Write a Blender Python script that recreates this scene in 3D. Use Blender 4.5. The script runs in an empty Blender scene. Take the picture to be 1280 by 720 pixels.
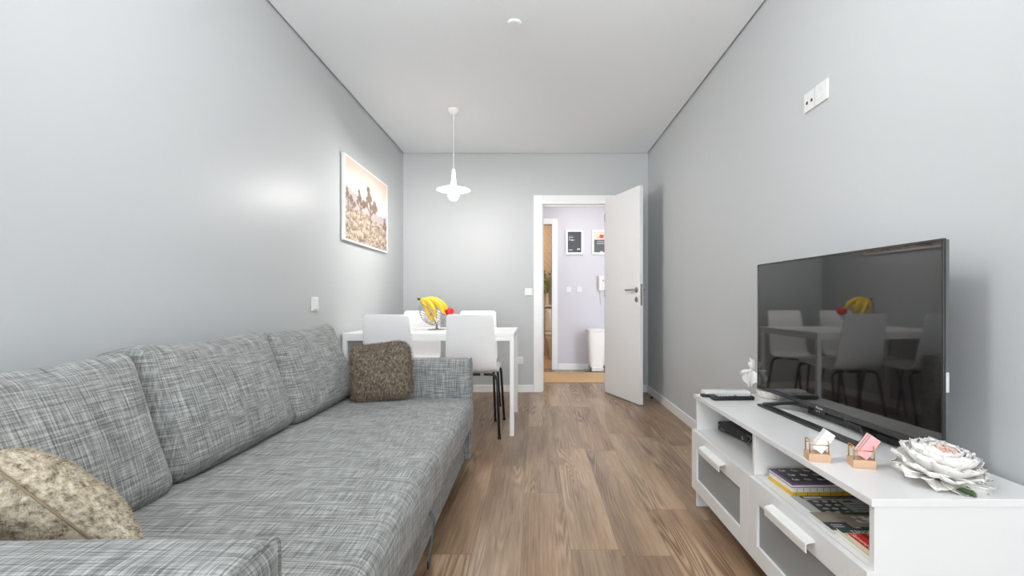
import bpy, bmesh, math, random
from math import sin, cos, pi, radians as R, sqrt, atan2
from mathutils import Vector, Matrix, noise
random.seed(7)
C = bpy.context.scene.collection
SC = bpy.context.scene

# ------------------------------------------------------------------ materials
def lin(c):
    return tuple(((v/255)/12.92 if v/255 <= .04045 else ((v/255+.055)/1.055)**2.4) for v in c)

def pmat(name, rgb, rough=.5, metal=0., var=.04, scale=12., bump=0., bscale=200., spec=.5, emit=None, estr=0., sheen=0., ior=None, coat=0.):
    """Principled material whose colour is gently varied by a noise texture."""
    m = bpy.data.materials.new(name); m.use_nodes = True
    nt = m.node_tree; n = nt.nodes; l = nt.links
    b = n['Principled BSDF']
    c = lin(rgb)
    tc = n.new('ShaderNodeTexCoord')
    nz = n.new('ShaderNodeTexNoise'); nz.inputs['Scale'].default_value = scale; nz.inputs['Detail'].default_value = 3
    l.new(tc.outputs['Object'], nz.inputs['Vector'])
    mx = n.new('ShaderNodeMix'); mx.data_type = 'RGBA'
    mx.inputs[6].default_value = (*[v*(1-var) for v in c], 1); mx.inputs[7].default_value = (*[min(1, v*(1+var)) for v in c], 1)
    l.new(nz.outputs['Fac'], mx.inputs[0]); l.new(mx.outputs[2], b.inputs['Base Color'])
    b.inputs['Roughness'].default_value = rough; b.inputs['Metallic'].default_value = metal
    b.inputs['Specular IOR Level'].default_value = spec
    if ior: b.inputs['IOR'].default_value = ior
    if coat: b.inputs['Coat Weight'].default_value = coat
    if sheen: b.inputs['Sheen Weight'].default_value = sheen
    if emit:
        b.inputs['Emission Color'].default_value = (*lin(emit), 1); b.inputs['Emission Strength'].default_value = estr
    if bump:
        n2 = n.new('ShaderNodeTexNoise'); n2.inputs['Scale'].default_value = bscale; n2.inputs['Detail'].default_value = 2
        l.new(tc.outputs['Object'], n2.inputs['Vector'])
        bp = n.new('ShaderNodeBump'); bp.inputs['Strength'].default_value = bump; bp.inputs['Distance'].default_value = .002
        l.new(n2.outputs['Fac'], bp.inputs['Height']); l.new(bp.outputs['Normal'], b.inputs['Normal'])
    return m

def mth(nt, op, a, b=None):
    n = nt.nodes.new('ShaderNodeMath'); n.operation = op
    for i, v in enumerate((a, b)):
        if v is None: continue
        if isinstance(v, (int, float)): n.inputs[i].default_value = v
        else: nt.links.new(v, n.inputs[i])
    return n.outputs[0]

def ramp(nt, fac, stops):
    r = nt.nodes.new('ShaderNodeValToRGB')
    e = r.color_ramp.elements
    while len(e) < len(stops): e.new(.5)
    for k, (p, c) in enumerate(stops):
        e[k].position = p; e[k].color = (*lin(c), 1)
    nt.links.new(fac, r.inputs[0]); return r.outputs[0]

def floor_material():
    m = bpy.data.materials.new('oak_laminate'); m.use_nodes = True
    nt = m.node_tree; n = nt.nodes; l = nt.links; b = n['Principled BSDF']
    tc = n.new('ShaderNodeTexCoord'); sp = n.new('ShaderNodeSeparateXYZ'); l.new(tc.outputs['Object'], sp.inputs[0])
    X, Y = sp.outputs[0], sp.outputs[1]
    Xo = mth(nt,'ADD',X,2.93); row = mth(nt,'FLOOR', mth(nt,'DIVIDE',Xo,.192))
    wn = n.new('ShaderNodeTexWhiteNoise'); wn.noise_dimensions = '1D'; l.new(mth(nt,'ADD',row,.37), wn.inputs['W'])
    cv = n.new('ShaderNodeCombineXYZ'); l.new(mth(nt,'ADD', mth(nt,'ADD',Y,5.), mth(nt,'MULTIPLY',wn.outputs['Value'],1.28)), cv.inputs[0]); l.new(Xo, cv.inputs[1])
    br = n.new('ShaderNodeTexBrick'); l.new(cv.outputs[0], br.inputs['Vector'])
    br.offset = 0; br.squash = 1
    br.inputs['Color1'].default_value = (0,0,0,1); br.inputs['Color2'].default_value = (1,1,1,1); br.inputs['Mortar'].default_value = (.5,.5,.5,1)
    br.inputs['Scale'].default_value = 1; br.inputs['Mortar Size'].default_value = .0014; br.inputs['Mortar Smooth'].default_value = 0
    br.inputs['Brick Width'].default_value = 1.28; br.inputs['Row Height'].default_value = .192; br.inputs['Bias'].default_value = 0
    rnd = br.outputs['Color']; gap = br.outputs['Fac']
    def nz(sx, sy, detail=4, rough=.55, dist=0.):
        v = n.new('ShaderNodeCombineXYZ'); l.new(mth(nt,'MULTIPLY',X,sx), v.inputs[0]); l.new(mth(nt,'MULTIPLY',Y,sy), v.inputs[1])
        l.new(mth(nt,'MULTIPLY',rnd,37.), v.inputs[2])
        t = n.new('ShaderNodeTexNoise'); t.inputs['Scale'].default_value = 1; t.inputs['Detail'].default_value = detail
        t.inputs['Roughness'].default_value = rough; t.inputs['Distortion'].default_value = dist
        l.new(v.outputs[0], t.inputs['Vector']); return t.outputs['Fac']
    broad = nz(7, .9, 3)                # long soft streaks
    fine = nz(120, 3.6, 6, .72)         # pores
    field = nz(7.5, .5, 2, .45, .3)     # cathedral rings come from the level lines of a stretched field
    rings = mth(nt,'SINE', mth(nt,'MULTIPLY', field, 150.))
    rings = mth(nt,'MULTIPLY', mth(nt,'ADD', rings, 1.), .5)
    mask = nz(4, .8, 1); mask2 = mth(nt,'MULTIPLY', mth(nt,'SUBTRACT', mask, .5), 5.); 
    cl = n.new('ShaderNodeClamp'); l.new(mask2, cl.inputs[0])
    g = mth(nt,'ADD', mth(nt,'MULTIPLY', broad, .5), mth(nt,'MULTIPLY', fine, .5))
    g = mth(nt,'ADD', g, mth(nt,'MULTIPLY', mth(nt,'SUBTRACT', rnd, .5), .12))
    g = mth(nt,'ADD', g, mth(nt,'MULTIPLY', mth(nt,'MULTIPLY', mth(nt,'SUBTRACT', rings, .62), cl.outputs[0]), .24))
    col = ramp(nt, g, [(.26,(92,72,57)), (.40,(136,112,93)), (.52,(166,141,119)), (.64,(190,167,145)), (.8,(212,193,173))])
    # slow drift between greyer and redder boards
    hs = n.new('ShaderNodeMix'); hs.data_type='RGBA'; hs.blend_type='MULTIPLY'; hs.inputs[0].default_value = 1
    tint = ramp(nt, nz(2.2,.4,1), [(.35,(252,244,230)), (.65,(243,245,240))])
    l.new(col, hs.inputs[6]); l.new(tint, hs.inputs[7])
    mg = n.new('ShaderNodeMix'); mg.data_type='RGBA'
    l.new(mth(nt,'MULTIPLY',gap,.55), mg.inputs[0]); l.new(hs.outputs[2], mg.inputs[6]); mg.inputs[7].default_value = (*lin((90,68,52)),1)
    l.new(mg.outputs[2], b.inputs['Base Color'])
    b.inputs['Roughness'].default_value = .36; b.inputs['Specular IOR Level'].default_value = .5
    bp = n.new('ShaderNodeBump'); bp.inputs['Strength'].default_value = .12; bp.inputs['Distance'].default_value = .001
    l.new(g, bp.inputs['Height']); l.new(bp.outputs[0], b.inputs['Normal'])
    return m

def fabric_material(name, lo, mid, hi, f=1.):
    """woven slub cloth: long thin yarn streaks along each axis of the object"""
    m = bpy.data.materials.new(name); m.use_nodes = True
    nt = m.node_tree; n = nt.nodes; l = nt.links; b = n['Principled BSDF']
    tc = n.new('ShaderNodeTexCoord')
    outs = []
    for k, s in enumerate(((260,9,9), (9,260,9), (9,9,260))):
        mp = n.new('ShaderNodeMapping'); mp.inputs['Scale'].default_value = [v*f for v in s]; mp.inputs['Location'].default_value = (k*3.1,k*7.7,k*1.3)
        l.new(tc.outputs['Object'], mp.inputs[0])
        t = n.new('ShaderNodeTexNoise'); t.inputs['Scale'].default_value = 1; t.inputs['Detail'].default_value = 2.5; t.inputs['Roughness'].default_value = .6
        l.new(mp.outputs[0], t.inputs['Vector']); outs.append(t.outputs['Fac'])
    ns = n.new('ShaderNodeSeparateXYZ'); l.new(tc.outputs['Normal'], ns.inputs[0])
    terms = []
    for k in range(3):
        wgt = mth(nt,'SUBTRACT', 1., mth(nt,'MULTIPLY', ns.outputs[k], ns.outputs[k]))
        terms.append(mth(nt,'MULTIPLY', mth(nt,'SUBTRACT', outs[k], .5), wgt))
    s = mth(nt,'ADD', mth(nt,'ADD', terms[0], terms[1]), terms[2])
    s = mth(nt,'ADD', mth(nt,'MULTIPLY', s, .5), .5)
    big = n.new('ShaderNodeTexNoise'); big.inputs['Scale'].default_value = 6; big.inputs['Detail'].default_value = 2
    l.new(tc.outputs['Object'], big.inputs['Vector'])
    s = mth(nt,'ADD', s, mth(nt,'MULTIPLY', mth(nt,'SUBTRACT', big.outputs['Fac'], .5), .035))
    l.new(ramp(nt, s, [(.385,lo), (.5,mid), (.615,hi)]), b.inputs['Base Color'])
    b.inputs['Roughness'].default_value = .9; b.inputs['Specular IOR Level'].default_value = .15
    b.inputs['Sheen Weight'].default_value = .15
    bp = n.new('ShaderNodeBump'); bp.inputs['Strength'].default_value = .35; bp.inputs['Distance'].default_value = .002
    l.new(s, bp.inputs['Height']); l.new(bp.outputs[0], b.inputs['Normal'])
    return m

def fur_material(name, a, bcol, c, scale=(60,60,60)):
    m = bpy.data.materials.new(name); m.use_nodes = True
    nt = m.node_tree; n = nt.nodes; l = nt.links; b = n['Principled BSDF']
    tc = n.new('ShaderNodeTexCoord'); mp = n.new('ShaderNodeMapping'); mp.inputs['Scale'].default_value = scale
    l.new(tc.outputs['Object'], mp.inputs[0])
    t = n.new('ShaderNodeTexNoise'); t.inputs['Scale'].default_value = 1; t.inputs['Detail'].default_value = 4; t.inputs['Roughness'].default_value = .7
    l.new(mp.outputs[0], t.inputs['Vector'])
    l.new(ramp(nt, t.outputs['Fac'], [(.32,a), (.5,bcol), (.68,c)]), b.inputs['Base Color'])
    b.inputs['Roughness'].default_value = .8; b.inputs['Specular IOR Level'].default_value = .2
    return m

def tile_material(name, rgb, w=.3, h=.6):
    m = bpy.data.materials.new(name); m.use_nodes = True
    nt = m.node_tree; n = nt.nodes; l = nt.links; b = n['Principled BSDF']
    tc = n.new('ShaderNodeTexCoord'); sp = n.new('ShaderNodeSeparateXYZ'); l.new(tc.outputs['Object'], sp.inputs[0])
    wv = n.new('ShaderNodeTexWave'); wv.inputs['Scale'].default_value = 5; wv.inputs['Distortion'].default_value = 6; wv.inputs['Detail'].default_value = 3
    mp = n.new('ShaderNodeMapping'); mp.inputs['Rotation'].default_value = (0,.6,.3); l.new(tc.outputs['Object'], mp.inputs[0]); l.new(mp.outputs[0], wv.inputs['Vector'])
    cv = n.new('ShaderNodeCombineXYZ'); l.new(sp.outputs[0], cv.inputs[0]); l.new(sp.outputs[2], cv.inputs[1])
    br = n.new('ShaderNodeTexBrick'); br.offset = 0; br.inputs['Scale'].default_value = 1; br.inputs['Brick Width'].default_value = w; br.inputs['Row Height'].default_value = h; br.inputs['Mortar Size'].default_value = .002
    l.new(cv.outputs[0], br.inputs['Vector'])
    c1 = ramp(nt, wv.outputs['Fac'], [(0,[v*.95 for v in rgb]), (1,rgb)])
    mx = n.new('ShaderNodeMix'); mx.data_type='RGBA'; l.new(br.outputs['Fac'], mx.inputs[0]); l.new(c1, mx.inputs[6]); mx.inputs[7].default_value = (*lin([v*.75 for v in rgb]),1)
    l.new(mx.outputs[2], b.inputs['Base Color']); b.inputs['Roughness'].default_value = .25
    return m

def print_material(name, rough=.35):
    m = bpy.data.materials.new(name); m.use_nodes = True
    nt = m.node_tree; b = nt.nodes['Principled BSDF']
    a = nt.nodes.new('ShaderNodeVertexColor'); a.layer_name = 'ink'
    nt.links.new(a.outputs[0], b.inputs['Base Color']); b.inputs['Roughness'].default_value = rough
    return m

M = {}
M['wall'] = pmat('wall_paint', (196,199,200), .40, var=.012, scale=1.5, bump=.05, bscale=260, spec=.15)
M['ceil'] = pmat('ceiling_paint', (240,243,246), .9, var=.01, scale=1.2, bump=.04, bscale=200, spec=.2)
M['gap'] = pmat('shadow_gap', (150,152,154), .9)
M['trim'] = pmat('trim_lacquer', (240,241,241), .3, var=.01)
M['door'] = pmat('door_lacquer', (240,240,239), .28, var=.01)
M['white'] = pmat('white_furniture', (226,226,225), .3, var=.01, scale=4)
M['wplastic'] = pmat('white_plastic', (228,228,226), .3, var=.01)
M['chair'] = pmat('chair_shell', (247,247,247), .32, var=.01)
M['black'] = pmat('black_steel', (30,31,33), .38, var=.1)
M['bplastic'] = pmat('black_plastic', (26,26,28), .35, var=.1)
M['gplastic'] = pmat('grey_plastic', (92,92,94), .3, var=.05)
M['chrome'] = pmat('brushed_steel', (176,174,170), .28, 1., var=.05)
M['brass'] = pmat('brass_wire', (214,172,110), .25, 1., var=.05)
M['glass'] = pmat('frosted_panel', (140,144,145), .32, var=.03, scale=3)
M['floor'] = floor_material()
M['fabric'] = fabric_material('grey_slub_cloth', (96,98,97), (138,140,138), (182,184,182), 1.25)
M['strap'] = pmat('grey_webbing', (100,104,106), .85, bump=.3, bscale=900)
M['screen'] = pmat('tv_screen', (22,20,20), .035, var=.02, ior=1.9)
M['bezel'] = pmat('tv_bezel', (62,60,60), .22, .4, var=.04)
M['tvside'] = pmat('tv_side', (128,128,130), .3, .7, var=.04)
M['bamboo'] = pmat('light_wood', (208,172,140), .5, var=.08, scale=40, bump=.1)
def opal(name, rgb):
    m = bpy.data.materials.new(name); m.use_nodes = True; nt = m.node_tree; b = nt.nodes['Principled BSDF']
    b.inputs['Base Color'].default_value = (*lin(rgb),1); b.inputs['Roughness'].default_value = .3
    t = nt.nodes.new('ShaderNodeBsdfTranslucent'); nz = nt.nodes.new('ShaderNodeTexNoise'); nz.inputs['Scale'].default_value = 20
    nt.links.new(ramp(nt, nz.outputs['Fac'], [(.3,(250,248,244)),(.7,(252,250,247))]), t.inputs['Color'])
    mx = nt.nodes.new('ShaderNodeMixShader'); mx.inputs[0].default_value = .28
    nt.links.new(b.outputs[0], mx.inputs[1]); nt.links.new(t.outputs[0], mx.inputs[2]); nt.links.new(mx.outputs[0], nt.nodes['Material Output'].inputs[0])
    return m
M['opal'] = opal('opal_shade', (246,246,244))
M['bulb'] = pmat('lit_bulb', (255,250,240), .4, emit=(255,252,249), estr=104.)
M['globe'] = pmat('fill_globe_glow', (255,252,246), .4, emit=(250,251,252), estr=7.8)  # glow of the added, unseen fill lamp
M['enamel'] = pmat('white_enamel', (246,246,244), .25, var=.01)
M['print'] = print_material('printed_sheet', .4)
M['cover'] = print_material('printed_cover', .25)
M['paper'] = pmat('paper', (232,230,224), .7, var=.05, scale=60)
M['beigepaper'] = pmat('cream_page_edge', (221,207,182), .7, var=.08, scale=90)
M['yellow'] = pmat('yellow_cover', (222,182,60), .45, var=.05)
M['purple'] = pmat('purple_cover', (104,78,128), .45, var=.06)
M['ink'] = pmat('dark_ink', (60,60,62), .5)
M['whiteink'] = pmat('white_ink', (235,235,235), .5)
M['pinkcard'] = pmat('pink_card', (236,170,172), .5, var=.06)
M['whitecard'] = pmat('white_card', (240,240,238), .5, var=.03)
M['petal'] = pmat('white_petal', (238,236,232), .6, var=.015, scale=30)
M['blush'] = pmat('blush_petal', (248,226,212), .6, var=.04, scale=30)
M['pinkpetal'] = pmat('pink_petal', (246,208,192), .6, var=.05, scale=30)
M['leaf'] = pmat('green_leaf', (72,98,58), .5, var=.15, scale=40)
M['leaf2'] = pmat('pale_leaf', (150,178,96), .5, var=.2, scale=40)
M['banana'] = pmat('banana_skin', (240,204,50), .45, var=.08, scale=30)
M['bananatip'] = pmat('banana_tip', (74,62,34), .7, var=.1)
M['apple'] = pmat('red_apple', (212,44,46), .3, var=.18, scale=25)
M['brownfur'] = fur_material('brown_pile', (70,60,50), (128,116,101), (176,163,146), (120,120,60))
M['creamfur'] = fur_material('cream_pile', (112,102,84), (192,181,160), (230,222,206), (34,80,90))
M['seamthread'] = pmat('seam_thread', (140,122,98), .8, var=.2, scale=80)
M['tanfur'] = fur_material('tan_pile', (140,108,76), (186,152,116), (212,184,150), (40,80,80))
M['jute'] = pmat('tan_rug', (206,170,128), .9, var=.12, scale=60, bump=.5, bscale=300)
M['tile'] = tile_material('bath_tile', (204,184,160))
M['bfloor'] = pmat('bath_floor', (214,184,146), .4, var=.08, scale=6)
M['ceramic'] = pmat('ceramic', (242,238,230), .12, var=.01)
M['hole'] = pmat('socket_hole', (40,40,42), .6)
M['shadeplastic'] = pmat('bin_plastic', (240,240,238), .35, var=.01)
M['label'] = pmat('silver_sticker', (206,208,208), .4, var=.05)
M['hall'] = pmat('hall_paint', (208,206,213), .45, var=.012, scale=1.5)

# ------------------------------------------------------------------ helpers
def chain_matrix(o):
    m = o.matrix_basis.copy()
    while o.parent:
        o = o.parent; m = o.matrix_basis @ m
    return m

def obj(name, bm, mat, parent=None, local=False, bevel=0., seg=2, smooth=False, auto=True, solid=0.):
    """link bm as ONE mesh object; bm is in world space unless local, then in the parent's"""
    if parent is not None and not local:
        bm.transform(chain_matrix(parent).inverted())
    bmesh.ops.recalc_face_normals(bm, faces=bm.faces)
    me = bpy.data.meshes.new(name); bm.to_mesh(me); bm.free()
    o = bpy.data.objects.new(name, me); C.objects.link(o)
    for x in (mat if isinstance(mat, (list, tuple)) else [mat]): me.materials.append(x)
    if parent is not None: o.parent = parent
    if solid:
        s = o.modifiers.new('solid', 'SOLIDIFY'); s.thickness = solid; s.offset = 0
    if bevel:
        b = o.modifiers.new('bevel', 'BEVEL'); b.width = bevel; b.segments = seg; b.limit_method = 'ANGLE'; b.angle_limit = R(40)
        b.harden_normals = False
    if smooth:
        for p in me.polygons: p.use_smooth = True
    return o

def tag(o, label, cat, group=None, kind=None):
    o['label'] = label; o['category'] = cat
    if group: o['group'] = group
    if kind: o['kind'] = kind
    return o

def thing(name, label, cat, loc=(0,0,0), rotz=0., group=None, rot=None):
    o = bpy.data.objects.new(name, None); C.objects.link(o); o.empty_display_size = .1
    o.location = loc; o.rotation_euler = rot if rot else (0,0,rotz)
    return tag(o, label, cat, group)

def struct(name, bm, mat, label, cat, **k):
    return tag(obj(name, bm, mat, **k), label, cat, kind='structure')

def NB(): return bmesh.new()

def box(bm, x0, x1, y0, y1, z0, z1, mat=None):
    vs = [bm.verts.new((x,y,z)) for x in (x0,x1) for y in (y0,y1) for z in (z0,z1)]
    fs = []
    for f in ((0,1,3,2),(4,6,7,5),(0,4,5,1),(2,3,7,6),(0,2,6,4),(1,5,7,3)):
        fs.append(bm.faces.new([vs[i] for i in f]))
    if mat is not None:
        T = mat
        for v in vs: v.co = T @ v.co
    return fs

def bx(*a, mat=None):
    bm = NB(); box(bm, *a, mat=mat); return bm

def frames(pts):
    pts = [Vector(p) for p in pts]; T = []
    for i in range(len(pts)):
        a = pts[max(0,i-1)]; b = pts[min(len(pts)-1,i+1)]; T.append((b-a).normalized())
    u = T[0].orthogonal().normalized(); out = []
    for i, t in enumerate(T):
        if i:
            ax = T[i-1].cross(t)
            if ax.length > 1e-8:
                u = Matrix.Rotation(T[i-1].angle(t), 3, ax.normalized()) @ u
        u = (u - t*u.dot(t)).normalized(); out.append((pts[i], t, u, t.cross(u)))
    return out

def tube(bm, pts, r, n=10, caps=True, closed=False):
    F = frames(pts); rings = []
    for i, (p, t, u, v) in enumerate(F):
        rr = r[i] if isinstance(r, (list, tuple)) else r
        rings.append([bm.verts.new(p + (u*cos(2*pi*k/n) + v*sin(2*pi*k/n))*rr) for k in range(n)])
    if closed:
        m = len(rings)
        # best twist for the closing seam
        best = min(range(n), key=lambda s: (rings[-1][0].co - rings[0][s].co).length)
    for i in range(len(rings)-1):
        for k in range(n):
            bm.faces.new((rings[i][k], rings[i][(k+1)%n], rings[i+1][(k+1)%n], rings[i+1][k]))
    if closed:
        for k in range(n):
            bm.faces.new((rings[-1][k], rings[-1][(k+1)%n], rings[0][(k+1+best)%n], rings[0][(k+best)%n]))
    elif caps:
        bm.faces.new(rings[0]); bm.faces.new(rings[-1])
    return bm

def rounded(pts, r, n=6):
    """polyline with rounded corners"""
    pts = [Vector(p) for p in pts]; out = [pts[0]]
    for i in range(1, len(pts)-1):
        a, p, b = pts[i-1], pts[i], pts[i+1]
        d = min(r, (a-p).length*.49, (b-p).length*.49)
        s = p + (a-p).normalized()*d; e = p + (b-p).normalized()*d
        for k in range(n+1):
            t = k/n; out.append(s*(1-t)**2 + p*2*t*(1-t) + e*t*t)
    out.append(pts[-1]); return out

def lathe(bm, prof, n=32, mat=None):
    """prof: (radius, z) from bottom to top"""
    rings = []; T = mat or Matrix()
    for r, z in prof:
        if r < 1e-6: rings.append([bm.verts.new(T @ Vector((0,0,z)))])
        else: rings.append([bm.verts.new(T @ Vector((r*cos(2*pi*k/n), r*sin(2*pi*k/n), z))) for k in range(n)])
    for a, b in zip(rings, rings[1:]):
        if len(a) == 1 and len(b) == 1: continue
        for k in range(n):
            if len(a) == 1: bm.faces.new((a[0], b[k], b[(k+1)%n]))
            elif len(b) == 1: bm.faces.new((a[k], a[(k+1)%n], b[0]))
            else: bm.faces.new((a[k], a[(k+1)%n], b[(k+1)%n], b[k]))
    return bm

def softbox(hx, hy, hz, r, bulge=(0,0,0), d=.03, warp=None):
    """rounded cushion block; bulge swells each pair of faces, warp(p) moves points"""
    bm = NB(); H = (hx, hy, hz)
    def samples(h):
        inner = h - r; k = max(2, int(2*inner/d)); e = 4
        a = [-h + r*(1-cos(pi/2*i/e)) for i in range(e)] 
        b = [-inner + 2*inner*i/k for i in range(k+1)]
        return a + b + [-v for v in reversed(a)]
    S = [samples(h) for h in H]; cache = {}
    def put(p):
        key = tuple(round(c, 6) for c in p)
        if key in cache: return cache[key]
        q = Vector(p); c = Vector([max(-(H[i]-r), min(H[i]-r, q[i])) for i in range(3)]); dd = q - c
        if dd.length > 1e-9: q = c + dd.normalized()*r
        for i in range(3):
            j, k = (i+1)%3, (i+2)%3
            if abs(p[i]) > H[i]-r:
                w = (1-(p[j]/H[j])**2)*(1-(p[k]/H[k])**2)
                q[i] += math.copysign(bulge[i]*max(0,w)**.8, p[i])
        if warp: q = Vector(warp(q))
        cache[key] = bm.verts.new(q); return cache[key]
    for i in range(3):
        j, k = (i+1)%3, (i+2)%3
        for s in (-1, 1):
            for a in range(len(S[j])-1):
                for b in range(len(S[k])-1):
                    vs = []
                    for (aa, bb) in ((a,b),(a+1,b),(a+1,b+1),(a,b+1)):
                        p = [0,0,0]; p[i] = s*H[i]; p[j] = S[j][aa]; p[k] = S[k][bb]; v = put(p)
                        if v not in vs: vs.append(v)
                    if len(vs) > 2:
                        try: bm.faces.new(vs)
                        except ValueError: pass
    return bm

def pillow(w, h, t, n=28, e=2.6, dent=0., rnd=.0):
    """two-sided pillow in local XY, thickness along Z, seam round its edge"""
    bm = NB(); top = {}; bot = {}
    for i in range(n+1):
        for j in range(n+1):
            u = -1+2*i/n; v = -1+2*j/n
            # squircle outline with slightly drawn-in sides
            x = u*w/2*(1-.05*(1-v*v)); y = v*h/2*(1-.05*(1-u*u))
            cr = max(0., abs(u)+abs(v)-1.45)/.55; x *= 1-rnd*cr*cr; y *= 1-rnd*cr*cr
            k = max(0,(1-abs(u)**e))*max(0,(1-abs(v)**e)); z = t/2*k**.5
            z += .006*noise.noise(Vector((u*2.1,v*2.1,3.)))*k
            edge = i in (0,n) or j in (0,n)
            top[i,j] = bm.verts.new((x,y,z))
            bot[i,j] = top[i,j] if edge else bm.verts.new((x,y,-z*(1-dent)))
    for i in range(n):
        for j in range(n):
            bm.faces.new((top[i,j],top[i+1,j],top[i+1,j+1],top[i,j+1]))
            bm.faces.new((bot[i,j],bot[i,j+1],bot[i+1,j+1],bot[i+1,j]))
    return bm

def sheet(w, h, nx, ny, fn, T=None):
    """flat printed sheet in local XY (origin at its lower-left), inked point by point"""
    bm = NB(); lay = bm.verts.layers.float_color.new('ink'); g = []
    for j in range(ny+1):
        row = []
        for i in range(nx+1):
            u, v = i/nx, j/ny
            p = Vector((u*w, v*h, 0)); vt = bm.verts.new(T @ p if T else p)
            c = fn(u, v); vt[lay] = (*lin(c), 1); row.append(vt)
        g.append(row)
    for j in range(ny):
        for i in range(nx):
            bm.faces.new((g[j][i], g[j][i+1], g[j+1][i+1], g[j+1][i]))
    return bm

def text(name, s, size, mat, parent, T, extrude=0.):
    c = bpy.data.curves.new(name, 'FONT'); c.body = s; c.size = size; c.extrude = extrude; c.align_x = 'LEFT'
    tmp = bpy.data.objects.new(name, c); C.objects.link(tmp)
    me = bpy.data.meshes.new_from_object(tmp.evaluated_get(bpy.context.evaluated_depsgraph_get()))
    bpy.data.objects.remove(tmp); bpy.data.curves.remove(c)
    me.name = name; me.materials.clear(); me.materials.append(mat)
    o = bpy.data.objects.new(name, me); C.objects.link(o)
    o.parent = parent; o.matrix_basis = T; return o

def basis(origin, ex, ey):
    ex = Vector(ex).normalized(); ey = Vector(ey); ey = (ey - ex*ey.dot(ex)).normalized(); ez = ex.cross(ey)
    m = Matrix((ex, ey, ez)).transposed().to_4x4(); m.translation = Vector(origin); return m

def dup(root, loc, rotz, label, group=None):
    r = root.copy(); C.objects.link(r); r.location = loc; r.rotation_euler = (0,0,rotz); r['label'] = label
    if group: r['group'] = group
    for ch in list(root.children):
        c = ch.copy(); C.objects.link(c); c.parent = r
        for g in list(ch.children):
            d = g.copy(); C.objects.link(d); d.parent = c
    return r

def TR(x,y,z): return Matrix.Translation((x,y,z))
def RX(a): return Matrix.Rotation(a,4,'X')
def RY(a): return Matrix.Rotation(a,4,'Y')
def RZ(a): return Matrix.Rotation(a,4,'Z')

# ------------------------------------------------------------------ camera  (600 px focal length on a 1280 px frame)
cam = bpy.data.cameras.new('camera'); co = bpy.data.objects.new('camera', cam); C.objects.link(co)
cam.sensor_width = 36; cam.lens = 600*36/1280; cam.clip_start = .02; cam.clip_end = 60
cam.shift_x = -28/1280; cam.shift_y = 15/1280
co.location = (0,0,.98); co.rotation_euler = (R(90),0,0); SC.camera = co

# ------------------------------------------------------------------ room shell
XL, XR, YB, YN, ZC = -1.397, 1.209, 5.11, -3.4, 2.54
OX0, OX1, OZ = .085, .765, 2.0           # door opening
HY0, HY1 = 5.23, 6.75                    # hall
bm = NB(); box(bm, -2.6, 2.6, YN-.1, 6.87, -.1, 0)
struct('floor', bm, M['floor'], 'wood-look laminate plank floor running through the room into the hall', 'floor')
# ceiling with a shadow gap all round
bm = NB(); g = .012; box(bm, XL+g, XR-g, YN, YB-g, ZC, ZC+.06)
struct('ceiling', bm, M['ceil'], 'flat white ceiling with a thin shadow gap at the walls', 'ceiling')
bm = NB(); box(bm, XL-.1, XR+.1, YN-.1, HY0, ZC+.06, ZC+.12)
struct('ceiling_2', bm, M['gap'], 'recessed grey slab above the shadow gap of the ceiling', 'ceiling')
struct('wall_left', bx(XL-.1, XL, YN-.1, HY0, 0, ZC+.06), M['wall'], 'pale grey wall behind the sofa', 'wall')
struct('wall_right', bx(XR, XR+.1, YN-.1, HY0, 0, ZC+.06), M['wall'], 'pale grey wall behind the television', 'wall')
bm = NB()
box(bm, XL, OX0-.02, YB, HY0, 0, ZC+.06); box(bm, OX1+.02, XR, YB, HY0, 0, ZC+.06); box(bm, OX0-.02, OX1+.02, YB, HY0, OZ+.02, ZC+.06)
struct('wall_back', bm, M['wall'], 'pale grey end wall with the open doorway', 'wall')
# window wall behind the camera
WX0, WX1, WZ0, WZ1 = -1.3, 1.12, .12, 2.44
bm = NB()
box(bm, XL, WX0, YN-.12, YN, 0, ZC+.06); box(bm, WX1, XR, YN-.12, YN, 0, ZC+.06)
box(bm, WX0, WX1, YN-.12, YN, 0, WZ0); box(bm, WX0, WX1, YN-.12, YN, WZ1, ZC+.06)
struct('wall_front', bm, M['wall'], 'pale grey wall with the large window behind the viewpoint', 'wall')
bm = NB(); f = .05
box(bm, WX0, WX0+f, YN-.09, YN-.04, WZ0, WZ1); box(bm, WX1-f, WX1, YN-.09, YN-.04, WZ0, WZ1)
box(bm, WX0+f, WX1-f, YN-.09, YN-.04, WZ0, WZ0+f); box(bm, WX0+f, WX1-f, YN-.09, YN-.04, WZ1-f, WZ1)
struct('window_1', bm, M['trim'], 'white window frame behind the viewpoint', 'window', bevel=.004)
# baseboards
bh, bt = .077, .013
struct('baseboard_left', bx(XL, XL+bt, YN, YB, 0, bh), M['trim'], 'white baseboard along the sofa wall', 'baseboard', bevel=.003)
struct('baseboard_right', bx(XR-bt, XR, YN, YB, 0, bh), M['trim'], 'white baseboard along the television wall', 'baseboard', bevel=.003)
bm = NB(); box(bm, XL+bt, OX0-.096, YB-bt, YB, 0, bh); box(bm, OX1+.096, XR-bt, YB-bt, YB, 0, bh)
struct('baseboard_back', bm, M['trim'], 'white baseboard along the end wall', 'baseboard', bevel=.003)
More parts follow.
